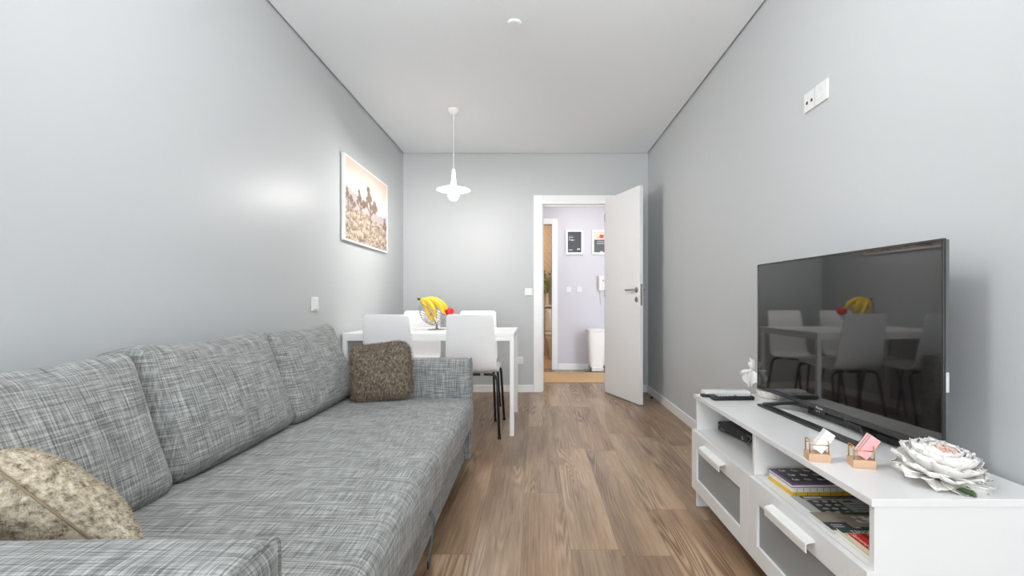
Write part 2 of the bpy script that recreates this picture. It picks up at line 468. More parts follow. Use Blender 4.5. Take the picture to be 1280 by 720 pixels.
# door casing + lining
bm = NB(); cw = .093; ct = .018
box(bm, OX0-cw, OX0, YB-ct, YB, 0, OZ+cw); box(bm, OX1, OX1+cw, YB-ct, YB, 0, OZ+cw); box(bm, OX0, OX1, YB-ct, YB, OZ, OZ+cw)
box(bm, OX0-.02, OX0, YB, HY0+.015, 0, OZ+.02); box(bm, OX1, OX1+.02, YB, HY0+.015, 0, OZ+.02); box(bm, OX0, OX1, YB, HY0+.015, OZ, OZ+.02)
box(bm, OX0, OX0+.014, YB+.045, YB+.075, 0, OZ); box(bm, OX0+.014, OX1, YB+.045, YB+.075, OZ-.014, OZ)
struct('trim_1', bm, M['trim'], 'white door casing round the open doorway', 'door frame', bevel=.003)

# ------------------------------------------------------------------ the open door
d = thing('door_1', 'white flush door standing open into the room beside the right wall', 'door', (.748, 5.085, 0), atan2(-.944,.33)); d['kind'] = 'structure'
L = .683
lf = obj('door_leaf', bx(0, L, 0, .037, .007, 2.043), M['door'], d, local=True, bevel=.002)
def handle_set(side):
    s = -1 if side < 0 else 1; y0 = 0 if side < 0 else .037
    bm = NB()
    lathe(bm, [(0,0),(.026,0),(.026,.006),(.022,.009),(0,.009)], 24, TR(L-.05, y0, 1.075) @ RX(R(90)*(1 if s<0 else -1)))
    tube(bm, rounded([(L-.05, y0, 1.075), (L-.05, y0+s*.048, 1.075), (L-.175, y0+s*.048, 1.075)], .02), .0088, 10)
    obj('door_handle', bm, M['chrome'], lf, local=True, smooth=True)
    bm = NB()
    lathe(bm, [(0,0),(.026,0),(.026,.006),(.022,.009),(.008,.009),(.008,.005),(0,.005)], 24, TR(L-.05, y0, .985) @ RX(R(90)*(1 if s<0 else -1)))
    obj('keyhole_rosette', bm, M['chrome'], lf, local=True)
handle_set(-1); handle_set(1)
obj('lock_plate', bx(L, L+.002, .008, .029, .93, 1.13), M['chrome'], lf, local=True, bevel=.001)
for z in (.25, 1.05, 1.85):
    bm = NB(); tube(bm, [(-.008,.0185-.016,z-.04),(-.008,.0185-.016,z+.04)], .007, 10); obj('hinge', bm, M['chrome'], d, local=True)
bm = NB(); lathe(bm, [(0,0),(.016,0),(.016,.004),(.012,.006),(.012,.022),(.0155,.024),(.0155,.036),(.012,.04),(0,.04)], 20, TR(1.14,4.66,0))
ds = tag(obj('door_stop', bm, [M['chrome'], M['bplastic']]), 'small steel door stop on the floor near the right baseboard', 'door stop')
for p in ds.data.polygons:
    if p.center.z > .02: p.material_index = 1

# ------------------------------------------------------------------ hall and bathroom beyond the doorway
HX0, HX1, HZ = -1.3, 1.7, 2.5
BX0, BX1, BZ = -.47, .246, 2.045
bm = NB()
box(bm, HX0, BX0-.02, HY1, HY1+.12, 0, HZ); box(bm, BX1+.02, HX1, HY1, HY1+.12, 0, HZ); box(bm, BX0-.02, BX1+.02, HY1, HY1+.12, BZ+.02, HZ)
struct('wall_hall', bm, M['hall'], 'lilac grey hall wall with two framed pictures, seen through the doorway', 'wall')
struct('wall_hall_left', bx(HX0-.1, HX0, HY0, HY1, 0, HZ), M['hall'], 'hall wall to the left of the doorway', 'wall')
struct('wall_hall_right', bx(HX1, HX1+.1, HY0, HY1, 0, HZ), M['hall'], 'hall wall to the right of the doorway', 'wall')
struct('ceiling_hall', bx(HX0, HX1, HY0, HY1+.12, HZ, HZ+.06), M['ceil'], 'white hall ceiling', 'ceiling')
struct('baseboard_hall', bx(BX1+.085, HX1, HY1-.012, HY1, 0, .085), M['trim'], 'white baseboard on the hall wall', 'baseboard', bevel=.003)
bm = NB(); cw2 = .078
box(bm, BX1, BX1+cw2, HY1-.016, HY1, 0, BZ+cw2); box(bm, BX0-cw2, BX0, HY1-.016, HY1, 0, BZ+cw2); box(bm, BX0, BX1, HY1-.016, HY1, BZ, BZ+cw2)
box(bm, BX1, BX1+.02, HY1, HY1+.12, 0, BZ+.02); box(bm, BX0-.02, BX0, HY1, HY1+.12, 0, BZ+.02); box(bm, BX0, BX1, HY1, HY1+.12, BZ, BZ+.02)
struct('trim_2', bm, M['trim'], 'white casing of the bathroom doorway at the end of the hall', 'door frame', bevel=.003)
TY = 8.42
struct('floor_bathroom', bx(-1.2, 1.3, 6.87, TY, -.1, 0), M['bfloor'], 'tan bathroom floor beyond the hall', 'floor')
bm = NB(); box(bm, -1.2, 1.3, TY, TY+.1, 0, 2.5)
struct('wall_bathroom', bm, M['tile'], 'tan tiled bathroom wall behind the toilet', 'wall')
bm = NB(); box(bm, -1.3, -1.2, 6.87, TY, 0, 2.5)
struct('wall_bathroom_left', bm, M['tile'], 'tan tiled side wall of the bathroom', 'wall')
bm = NB(); box(bm, 1.3, 1.4, 6.87, TY, 0, 2.5)
struct('wall_bathroom_right', bm, M['tile'], 'tan tiled bathroom wall hidden by the hall wall', 'wall')
struct('ceiling_bathroom', bx(-1.2, 1.3, 6.87, TY, 2.5, 2.56), M['ceil'], 'white bathroom ceiling', 'ceiling')

# toilet
t = thing('toilet', 'close-coupled toilet in the tan bathroom beyond the hall', 'toilet', (.36, 8.05, 0))
def ell(bm, secs, n=28):
    rings = []
    for (z, cy, a, b) in secs:
        rings.append([bm.verts.new((a*cos(2*pi*k/n), cy+b*sin(2*pi*k/n), z)) for k in range(n)])
    for p, q in zip(rings, rings[1:]):
        for k in range(n): bm.faces.new((p[k], p[(k+1)%n], q[(k+1)%n], q[k]))
    bm.faces.new(rings[0]); bm.faces.new(rings[-1]); return bm
obj('bowl', ell(NB(), [(0,0,.125,.25),(.05,0,.115,.235),(.18,-.01,.125,.24),(.3,-.04,.165,.275),(.39,-.05,.185,.3)]), M['ceramic'], t, local=True, smooth=True)
obj('seat_lid', ell(NB(), [(.391,-.05,.187,.3),(.43,-.05,.192,.305),(.445,-.05,.18,.29)]), M['ceramic'], t, local=True, smooth=True)
obj('tank', softbox(.18,.09,.2,.03,(0,.01,0)), M['ceramic'], t, local=True, smooth=True)
t.children[-1].location = (0,.265,.64)
obj('tank_lid', softbox(.188,.098,.018,.012), M['ceramic'], t, local=True, smooth=True); t.children[-1].location = (0,.265,.858)
bm = NB(); lathe(bm, [(0,0),(.02,0),(.02,.008),(0,.01)], 16); obj('flush_button', bm, M['chrome'], t, local=True); t.children[-1].location = (0,.265,.876)
# vase of greenery on the tank
v = thing('potted_plant', 'leafy green plant in a white vase on the toilet tank', 'plant', (.225, 8.31, .8765))
bm = NB(); lathe(bm, [(0,0),(.026,0),(.034,.06),(.03,.14),(.018,.19),(.021,.22),(.016,.22),(.012,.18),(0,.17)], 20); obj('vase', bm, M['ceramic'], v, local=True, smooth=True)
bm = NB()
def leafm(bm, T, l, w):
    p = [(0,0,0),(w*.5,l*.35,.01),(0,l*.4,-.004),(-w*.5,l*.35,.01),(w*.3,l*.75,.004),(0,l*.8,-.004),(-w*.3,l*.75,.004),(0,l,-.01)]
    vs = [bm.verts.new(T @ Vector(q)) for q in p]
    for f in ((0,1,2),(0,2,3),(1,4,5,2),(2,5,6,3),(4,7,5),(5,7,6)): bm.faces.new([vs[i] for i in f])
for k in range(70):
    a = random.random()*2*pi; zz = .22+random.random()*.4; rr = .015+random.random()*.05
    leafm(bm, TR(rr*cos(a), min(rr*sin(a),.05), zz) @ RZ(a-pi/2) @ RX(random.uniform(-.6,.9)), .05, .03)
obj('foliage', bm, M['leaf2'], v, local=True)
bm = NB()
for k in range(5):
    a = k*2*pi/5; tube(bm, [(0,0,.19),(.012*cos(a),.012*sin(a),.35),(.03*cos(a),.03*sin(a),.58)], .0025, 6)
obj('stems', bm, M['leaf'], v, local=True)

# rug
bm = softbox(.86,.385,.006,.005, d=.05); bm.transform(TR(.56,6.05,.006))
tag(obj('hall_rug', bm, M['jute'], smooth=True), 'tan woven rug on the hall floor beyond the doorway', 'rug')

# pedal bin
b = thing('waste_bin', 'tall white pedal bin on grey metal feet against the hall wall', 'bin', (.845, 6.565, 0))
def sqring(bm, secs, n=40, e=4.):
    rings = []
    for z, hx, hy in secs:
        ring = []
        for k in range(n):
            a = 2*pi*k/n; c, s = cos(a), sin(a)
            ring.append(bm.verts.new((hx*math.copysign(abs(c)**(2/e),c), hy*math.copysign(abs(s)**(2/e),s), z)))
        rings.append(ring)
    for p, q in zip(rings, rings[1:]):
        for k in range(n): bm.faces.new((p[k], p[(k+1)%n], q[(k+1)%n], q[k]))
    bm.faces.new(rings[0]); bm.faces.new(rings[-1]); return bm
obj('body', sqring(NB(), [(.075,.098,.1),(.12,.105,.105),(.35,.122,.122),(.555,.135,.135)]), M['shadeplastic'], b, local=True, smooth=False)
obj('lid', sqring(NB(), [(.556,.137,.137),(.575,.139,.139),(.588,.13,.13),(.594,.1,.1)]), M['wplastic'], b, local=True)
obj('pedal_box', bx(-.075,.075,-.115,.09,.02,.075), M['wplastic'], b, local=True, bevel=.008)
for s in (-1,1):
    bm = NB(); tube(bm, rounded([(s*.09,-.05,.1),(s*.1,-.1,.05),(s*.135,-.13,.012),(s*.135,.1,.012)],.03), .012, 8); obj('foot', bm, M['gplastic'], b, local=True, smooth=True)
bm = NB(); tube(bm, [(-.13,-.128,.012),(.13,-.128,.012)], .007, 8); obj('pedal_bar', bm, M['gplastic'], b, local=True)

def wall_plate(name, label, cat, origin, ex, ey, w=.082, h=.082, kind='switch', group=None):
    """plate in its own frame: x right, y up, z out of the wall"""
    T = basis(origin, ex, ey)
    o = thing(name, label, cat, T.translation, rot=T.to_euler(), group=group)
    obj('plate', bx(-w/2, w/2, -h/2, h/2, 0, .009 if kind != 'blank' else .004), M['wplastic'] if kind != 'blank' else M['wall'], o, local=True, bevel=.003)
    if kind == 'switch':
        bm = bx(-.03,.03,-.034,.034,.009,.014); 
        for vv in bm.verts:
            if vv.co.y < 0 and vv.co.z > .01: vv.co.z += .004
        obj('rocker', bm, M['wplastic'], o, local=True, bevel=.0015)
    return o
def socket_face(o, cx):
    bm = NB(); lathe(bm, [(.023,.009),(.023,.0115),(.0195,.0115),(.0185,-.006),(0,-.006)], 28, TR(cx,0,0)); obj('socket_well', bm, M['wplastic'], o, local=True)
    s = o.children[-1]
    bm = NB()
    for dx in (-.0095,.0095): lathe(bm, [(0,-.0055),(.0026,-.0055),(.0026,-.0052),(0,-.0052)], 10, TR(cx+dx,0,0))
    obj('pin_hole', bm, M['hole'], s, local=True)

wall_plate('light_switch', 'first white rocker switch on the hall wall beneath the dark picture', 'switch', (.478,HY1,1.125), (1,0,0),(0,0,1), .075,.08)
wall_plate('light_switch', 'second white rocker switch on the hall wall, closer to the intercom', 'switch', (.63,HY1,1.125), (1,0,0),(0,0,1), .075,.08)
wall_plate('light_switch', 'white light switch beside the door casing on the end wall', 'switch', (-.06,YB,1.065), (1,0,0),(0,0,1))
wall_plate('light_switch', 'white light switch on the wall above the sofa', 'switch', (XL,3.045,.955), (0,1,0),(0,0,1), .088, .092)
wall_plate('blank_switch_plate', 'blank wall-coloured square plate high on the end wall above the casing', 'wall plate', (-.102,YB,2.25), (1,0,0),(0,0,1), .085,.085, kind='blank')
o = wall_plate('wall_socket', 'white power socket low on the end wall behind the table legs', 'socket', (-.158,YB,.333), (1,0,0),(0,0,1), kind='socket'); socket_face(o, 0)
o = wall_plate('wall_socket', 'white double socket plate high on the wall above the television', 'socket', (XR,2.053,1.85), (0,-1,0),(0,0,1), .172,.084, kind='socket'); socket_face(o, .042)
for cx in (-.06,-.025):
    bm = NB(); lathe(bm, [(0,.009),(.0075,.009),(.0075,.0098),(0,.0098)], 16, TR(cx,-.004,0)); obj('aerial_jack', bm, M['hole'], o, local=True)
bm = NB(); tube(bm, [(-.002,-.04,.009),(-.002,.04,.009)], .0006, 6); obj('seam', bm, M['gplastic'], o, local=True)

# intercom handset
ic = thing('intercom', 'white intercom handset on the hall wall, half behind the door', 'intercom', (.935,HY1,1.105))
obj('body', bx(-.045,.055,-.03,0,0,.215), M['wplastic'], ic, local=True, bevel=.008)
bm = softbox(.02,.018,.105,.014); bm.transform(TR(-.02,-.045,.108)); obj('handset', bm, M['wplastic'], ic, local=True, smooth=True)
obj('button', bx(.02,.036,-.034,-.03,.14,.156), M['gplastic'], ic, local=True)
bm = NB(); tube(bm, [(-.02+.012*sin(k*.5), -.03+.006*cos(k*.5)-.004, 0-.22*sin(pi*min(k,60)/60)) if 0 else (-.02+.03*sin(pi*k/60)+.006*cos(k*1.6), -.02+.006*sin(k*1.6), .0-.2*sin(pi*k/60)) for k in range(61)], .0022, 6)
obj('coiled_cord', bm, M['wplastic'], ic, local=True, smooth=True)

# hall pictures
def framed(name, label, x0, x1, z0, z1, fn, group=None, fw=.028):
    o = thing(name, label, 'picture', ((x0+x1)/2, HY1, z0))
    w, h = x1-x0, z1-z0
    bm = NB(); dp = .022
    box(bm, -w/2, w/2, -dp, 0, 0, fw); box(bm, -w/2, w/2, -dp, 0, h-fw, h); box(bm, -w/2, -w/2+fw, -dp, 0, fw, h-fw); box(bm, w/2-fw, w/2, -dp, 0, fw, h-fw)
    obj('frame', bm, M['trim'], o, local=True, bevel=.002)
    obj('print', sheet(w-2*fw, h-2*fw, 72, 104, fn, basis((-w/2+fw,-.008,fw),(1,0,0),(0,0,1))), M['print'], o, local=True)
    return o
def bar(u, v, u0, u1, v0, v1): return u0 <= u <= u1 and v0 <= v <= v1
def dark_poster(u, v):
    c = (66,70,74)
    if bar(u,v,.08,.36,.81,.835): c = (130,132,134)
    if bar(u,v,.08,.42,.73,.755) : c = (215,215,215)
    if bar(u,v,.08,.2,.655,.68): c = (205,205,205)
    if ((u-.33)/.09)**2+((v-.6)/.03)**2 < 1: c = (245,245,245)
    if bar(u,v,.08,.5,.595,.62): c = (190,190,190)
    if bar(u,v,.08,.36,.1,.135): c = (215,215,215)
    if bar(u,v,.7,.92,.12,.2) and (abs(u-.75)<.04 or abs(u-.87)<.035 or abs((u-.72)-(v-.12)*1.2)<.03): c = (225,225,225)
    return c
def flower_poster(u, v):
    if v > .62:
        c = (222,214,196)
        if ((u-.56)/.17)**2+((v-.78)/.09)**2 < 1 + .25*sin(6*atan2(v-.78,u-.56)): c = (206,52,40)
        if ((u-.56)/.06)**2+((v-.78)/.035)**2 < 1: c = (226,84,60)
        if ((u-.27)/.05)**2+((v-.74)/.03)**2 < 1: c = (196,120,70)
    else:
        c = (84,88,88)
        if bar(u,v,.25,.9,.51,.54) or bar(u,v,.22,.95,.42,.45): c = (205,206,206)
        if bar(u,v,.45,.66,.0,.05): c = (226,226,222)
    return c
framed('framed_picture', 'white-framed dark print with small white lettering on the hall wall', .44, .685, 1.62, 1.965, dark_poster)
framed('framed_picture', 'white-framed print with a red flower over a dark panel, half behind the door', .808, 1.055, 1.62, 1.965, flower_poster)

# ------------------------------------------------------------------ desert picture on the left wall
PY0, PY1, PZ0, PZ1 = 3.46, 4.47, 1.415, 2.045
p = thing('framed_picture', 'framed pale pink desert photograph with spiky trees on the wall by the table', 'picture', (XL,(PY0+PY1)/2,PZ0))
bm = NB(); fw = .014; dp = .03
box(bm, XL+.004, XL+dp, PY0, PY1, PZ0, PZ0+fw); box(bm, XL+.004, XL+dp, PY0, PY1, PZ1-fw, PZ1)
box(bm, XL+.004, XL+dp, PY0, PY0+fw, PZ0+fw, PZ1-fw); box(bm, XL+.004, XL+dp, PY1-fw, PY1, PZ0+fw, PZ1-fw)
obj('frame', bm, M['trim'], p, bevel=.0015)
obj('backing', bx(XL+.001, XL+.004, PY0+.02, PY1-.02, PZ0+.02, PZ1-.02), M['gplastic'], p)
def seg(u, v, a, b):
    ax, ay = a; bx_, by = b; dx, dy = bx_-ax, by-ay; t = max(0,min(1,((u-ax)*dx+(v-ay)*dy)/(dx*dx+dy*dy)))
    return sqrt((u-ax-dx*t)**2+(v-ay-dy*t)**2)
AS = 1.6
def tree_segs(cx, by, s):
    P = lambda x, y: (cx*AS+x*s*2.1, by+y*s)
    tr = [(P(0,0),P(.01,.36),.022),(P(.01,.36),P(-.03,.56),.02),(P(0,.3),P(.1,.44),.018),(P(.1,.44),P(.12,.6),.018),(P(-.01,.34),P(-.11,.5),.015),(P(.08,.42),P(.17,.5),.014),(P(-.03,.52),P(-.05,.72),.02)]
    tips = [P(.0,.66),P(.13,.46),P(-.08,.62),P(-.04,.72),P(-.03,.6),P(.12,.6),P(.17,.52),P(-.11,.5),P(.03,.5),P(-.06,.82),P(.09,.5)]
    return [(a,b,w*s) for a,b,w in tr], [(q,.075*s) for q in tips]
TREES = [tree_segs(.55,.22,.66), tree_segs(.32,.3,.44), tree_segs(.06,.36,.3), tree_segs(.15,.33,.26), tree_segs(.95,.2,.32)]
rs = random.Random(3)
SHR = [(rs.random()*AS, rs.random()**1.3*.42, .025+.05*rs.random()) for _ in range(90)]
def mix(a, b, t): return tuple(a[i]*(1-t)+b[i]*t for i in range(3))
def desert(u, v):
    x = u*AS; nz = noise.noise(Vector((x*9,v*9,.5))); n2 = noise.noise(Vector((x*34,v*34,2.)))
    hor = .52 - .1*(u-.0)*1.0 + .035*noise.noise(Vector((x*3,0,7.)))
    ridge = .66 - .24*u + .02*noise.noise(Vector((x*6,3,1.)))
    if u > .6: ridge = max(ridge, .44+.1*(u-.6)*2+.02*noise.noise(Vector((x*8,9,1.))))
    if v > ridge:
        t = min(1, (v-ridge)/(1-ridge)); c = mix((251,244,238), (234,202,188), t**.8)
    elif v > min(hor,ridge)-.06:
        c = mix((206,190,192), (226,208,204), .5+.5*nz)
    else:
        c = mix((222,204,186), (176,150,128), min(1,max(0,.45+.8*nz+.5*n2)))
        if n2 > .22: c = (118,92,74)
        if n2 < -.42: c = (244,232,214)
        for sx, sy, r in SHR:
            dd = ((x-sx)/r)**2+((v-sy)/(r*.75))**2
            if dd < 1:
                c = mix((236,218,194), (128,100,80), min(1,max(0,(sy-v)/r*.9+.35+.7*n2)))
    for segs, tips in TREES:
        for a, b, w in segs:
            if seg(x, v, a, b) < w*1.25: c = mix((112,88,76),(140,114,98),.5+.5*n2)
        for (qx, qy), r in tips:
            a = atan2(v-qy, x-qx)
            if sqrt(((x-qx)/1.5)**2+(v-qy)**2) < r*(.6+.5*abs(sin(a*6+qx*9))): c = mix((104,86,74),(156,132,112),.5+.6*n2)
    g_ = .96 if v > ridge else .86
    return tuple(max(0,min(255,k*g_)) for k in c)
obj('photograph', sheet(PY1-PY0-2*fw, PZ1-PZ0-2*fw, 240, 150, desert, basis((XL+.026,PY0+fw,PZ0+fw),(0,1,0),(0,0,1))), M['print'], p)

# ------------------------------------------------------------------ ceiling fittings
bm = NB(); lathe(bm, [(0,0),(.034,.0),(.04,.004),(.04,.012),(0,.012)], 32, TR(-.112,2.70,ZC-.012))
tag(obj('ceiling_cap', bm, M['ceil'], smooth=False), 'small round white cap on the ceiling near the top of the picture', 'ceiling cap')
LX, LY = -.662, 3.93
pl = thing('pendant_lamp', 'white pendant lamp with a saucer shade hanging over the dining table', 'lamp', (LX, LY, 1.78))
bm = NB(); lathe(bm, [(0,-.045),(.012,-.045),(.03,-.036),(.044,-.018),(.047,-.002),(.047,0),(0,0)], 32, TR(LX,LY,ZC)); obj('canopy', bm, M['enamel'], pl, smooth=True)
bm = NB(); tube(bm, [(LX,LY,2.05),(LX,LY,ZC-.044)], .0032, 8); obj('cord', bm, M['enamel'], pl)
SZ = 1.872
bm = NB(); lathe(bm, [(0,.17),(.011,.17),(.015,.155),(.021,.07),(.026,.036),(.034,.027),(.06,.0215),(.1,.013),(.134,.001),(.137,-.002),(.133,-.003),(.098,.010),(.06,.0185),(.03,.023),(.02,.025),(0,.026)][::-1], 48, TR(LX,LY,SZ+.01)); obj('lamp_shade', bm, M['opal'], pl, smooth=True)
bm = NB(); lathe(bm, [(.014,.035),(.014,.02),(.0175,.012),(.0,.012)], 20, TR(LX,LY,SZ)); obj('bulb_socket', bm, M['wplastic'], pl)
bm = NB(); rb = .042; cz = SZ-.034
lathe(bm, [(0 if k==0 else rb*sin(pi*k/18), cz-rb*cos(pi*k/18)) for k in range(0,15)]+[(.015,SZ+.018),(0,SZ+.0185)], 28, TR(LX,LY,0)); obj('light_bulb', bm, M['bulb'], pl, smooth=True)

GX, GY, GZ, GR = -.1, 1.25, 2.12, .16  # out-of-view globe on a stem, added as fill light for the room
gl = thing('fill_globe', 'unseen white globe lamp added above the viewpoint to even out the light', 'lamp', (GX,GY,GZ))
bm = NB(); lathe(bm, [(GR*sin(pi*k/24) if 0<k<24 else 0, GZ-GR*cos(pi*k/24)) for k in range(25)], 36, TR(GX,GY,0)); obj('globe', bm, M['globe'], gl, smooth=True)
bm = NB(); lathe(bm, [(0,GZ+GR-.01),(.03,GZ+GR-.01),(.03,GZ+GR+.02),(.006,GZ+GR+.03),(.006,ZC-.03),(.05,ZC-.025),(.05,ZC),(0,ZC)], 24, TR(GX,GY,0)); obj('base', bm, M['enamel'], gl)

# ------------------------------------------------------------------ dining table
TX0, TX1, TY0, TY1, TZ = -1.385, -.146, 3.455, 4.215, .74
tb = thing('dining_table', 'white rectangular dining table set against the left wall', 'table', ((TX0+TX1)/2,(TY0+TY1)/2,0))
obj('tabletop', bx(TX0, TX1, TY0, TY1, TZ-.02, TZ), M['chair'], tb, bevel=.003)
ap = .034
bm = NB(); q = .004
box(bm, TX0+.03, TX1-.03, TY0+q, TY0+q+.016, TZ-.02-ap, TZ-.0205); box(bm, TX0+.03, TX1-.03, TY1-q-.016, TY1-q, TZ-.02-ap, TZ-.0205)
box(bm, TX0+q, TX0+q+.016, TY0+.03, TY1-.03, TZ-.02-ap, TZ-.0205); box(bm, TX1-q-.016, TX1-q, TY0+.03, TY1-.03, TZ-.02-ap, TZ-.0205)
obj('apron', bm, M['chair'], tb, bevel=.0015)
for x in (TX0+.001, TX1-.031):
    for y in (TY0+.001, TY1-.031):
        obj('leg', bx(x, x+.03, y, y+.03, 0, TZ-.0205), M['chair'], tb, bevel=.002)

# ------------------------------------------------------------------ chairs
def make_chair(label):
    t = thing('dining_chair', label, 'chair', (0,0,0), 0, 'white shell chairs round the dining table')
    prof = [(.225,.452),(.215,.470),(.19,.478),(.12,.474),(.03,.466),(-.07,.459),(-.14,.456),(-.185,.462),(-.212,.478),(-.229,.505),(-.243,.55),(-.262,.63),(-.281,.72),(-.298,.80),(-.309,.85),(-.3125,.866),(-.3145,.876),(-.3155,.880)]
    wid = [.160,.176,.186,.192,.192,.190,.188,.187,.186,.185,.182,.178,.173,.168,.1655,.164,.156,.142]
    bm = NB(); n = 14; rows = []
    for (y, z), w in zip(prof, wid):
        row = []
        for k in range(n+1):
            u = -1+2*k/n
            back = max(0, min(1, (z-.47)/.15))
            row.append(bm.verts.new((u*w, y + .016*(u*u)*back, z + .006*(u*u)*(1-back))))
        rows.append(row)
    for a, b_ in zip(rows, rows[1:]):
        for k in range(n): bm.faces.new((a[k], a[k+1], b_[k+1], b_[k]))
    obj('seat_shell', bm, M['chair'], t, local=True, smooth=True, solid=.011, bevel=.003)
    r = .0095
    for s in (-1,1):
        for y0, y1, zt in ((.27,.19,.458),(-.27,-.185,.442)):
            bm = NB(); tube(bm, rounded([(s*.205,y0,.004),(s*.182,y1,zt),(s*.06,y1,zt)],.055,8), r, 10)
            lg = obj('leg', bm, M['black'], t, local=True, smooth=True)
            bm = NB(); lathe(bm, [(0,0),(.0115,0),(.0115,.016),(.0095,.02)], 12, TR(s*.205,y0,0)); obj('foot_cap', bm, M['bplastic'], lg, local=True)
    for y1, zt in ((.19,.458),(-.185,.442)):
        bm = NB(); tube(bm, [(-.062,y1,zt),(.062,y1,zt)], r, 10); obj('crossbar', bm, M['black'], t, local=True, smooth=True)
    for s in (-1,1):
        obj('bracket', bx(s*.075-.013, s*.075+.013, -.199, -.171, .434, .4545), M['chrome'], t, local=True, bevel=.002)
        bm = NB(); tube(bm, [(s*.075,-.185,.442),(s*.075,.19,.458)], .0075, 8); obj('rail', bm, M['black'], t, local=True)
    return t
ch = make_chair('white shell chair beside the far sofa armrest, its back hiding part of the bowl')
ch.location = (-.452, 3.655, 0)
dup(ch, (-1.0, 3.60, 0), R(-5), 'white shell chair whose lower back is hidden by the brown fur cushion')
dup(ch, (-.52, 4.145, 0), R(180), 'white shell chair behind the table, near the light switch side')
dup(ch, (-1.035, 4.13, 0), R(180), 'white shell chair behind the table, in the corner beneath the desert picture')

# ------------------------------------------------------------------ fruit bowl
fb = thing('fruit_bowl', 'tilted chrome wire fruit bowl on a round foot on the dining table', 'bowl', (-.79,3.89,TZ))
A = TR(-.804,3.89,.905) @ RY(R(27)); rb = .13
def ring(bm, rr, z, w, n=48): tube(bm, [A @ Vector((rr*cos(2*pi*k/n), rr*sin(2*pi*k/n), z)) for k in range(n)], w, 6, closed=True)
bm = NB()
for k in range(1,9):
    th = R(90)*k/9.5 ; ring(bm, rb*cos(th), -rb*sin(th), .0017)
for k in range(4):
    a = pi*k/4
    tube(bm, [A @ Vector((rb*cos(t)*cos(a), rb*cos(t)*sin(a), -rb*sin(t))) for t in [pi*j/24 for j in range(25)]], .0017, 6)
obj('wire_basket', bm, M['chrome'], fb, smooth=True)
bm = NB(); ring(bm, rb, 0, .0034); obj('rim', bm, M['chrome'], fb, smooth=True)
bm = NB(); lathe(bm, [(0,0),(.07,0),(.072,.003),(.068,.005),(.02,.008),(.008,.014),(.007,.05),(0,.052)], 36, TR(-.79,3.89,TZ)); obj('foot', bm, M['chrome'], fb, smooth=True)
bb = thing('banana_bunch', 'bunch of yellow bananas heaped in the wire fruit bowl', 'bananas', (-.86,3.89,.93))
crown = Vector((-.925,3.885,.985))
def banana(c0, c1, c2, c3, rmax):
    pts = []; n = 22; rad = []
    for k in range(n+1):
        t = k/n; pts.append(Vector(c0)*(1-t)**3 + Vector(c1)*3*t*(1-t)**2 + Vector(c2)*3*t*t*(1-t) + Vector(c3)*t**3)
        if t < .18: rr = .38+.05*t/.18
        else: rr = min(1, .43 + ((t-.18)/.2)*.57) if t < .38 else (1 if t < .74 else max(.25, 1-((t-.74)/.26)**2*.75))
        rad.append(rmax*rr)
    return pts, rad
for (c1, c2, c3, r) in (
    ((-.84,3.87,.992),(-.745,3.80,.975),(-.712,3.795,.865), .022),
    ((-.86,3.86,.985),(-.81,3.80,.955),(-.775,3.792,.84), .022),
    ((-.85,3.90,1.0),(-.745,3.885,.99),(-.70,3.89,.885), .022),
    ((-.875,3.84,.955),(-.86,3.80,.905),(-.815,3.815,.805), .018),
    ((-.85,3.93,.98),(-.76,3.96,.95),(-.735,3.955,.855), .019),
    ((-.88,3.91,.94),(-.86,3.9,.87),(-.80,3.88,.80), .018)):
    pts, rad = banana(crown, c1, c2, c3, r)
    bm = NB(); tube(bm, pts, rad, 7); bn = obj('banana', bm, M['banana'], bb, smooth=True)
    bm = NB(); e = pts[-1]; dr = (pts[-1]-pts[-2]).normalized(); tube(bm, [e-dr*.003, e+dr*.006], [rad[-1]*1.02, rad[-1]*.5], 7); obj('tip', bm, M['bananatip'], bn)
bm = NB(); tube(bm, [crown+Vector((-.022,0,.004)), crown+Vector((-.008,0,.002)), crown+Vector((.012,0,-.002))], [.008,.0095,.012], 8); obj('crown_stem', bm, M['bananatip'], bb, smooth=True)
ap_ = thing('apple', 'red apple at the lower rim of the wire fruit bowl', 'apple', (-.692,3.91,.852))
bm = NB(); ra = .037
lathe(bm, [(0 if k in (0,24) else ra*sin(pi*k/24)*(1+.06*sin(pi*k/24)), ra*(1-cos(pi*k/24))*.92 - (.008 if k==0 else .004 if k==1 else 0)*-1 - (.009 if k==24 else .006 if k==23 else .002 if k==22 else 0)) for k in range(25)], 28); obj('flesh', bm, M['apple'], ap_, local=True, smooth=True)
bm = NB(); tube(bm, [(0,0,.057),(.002,0,.07),(.006,0,.078)], .0015, 6); obj('stem', bm, M['bananatip'], ap_, local=True)

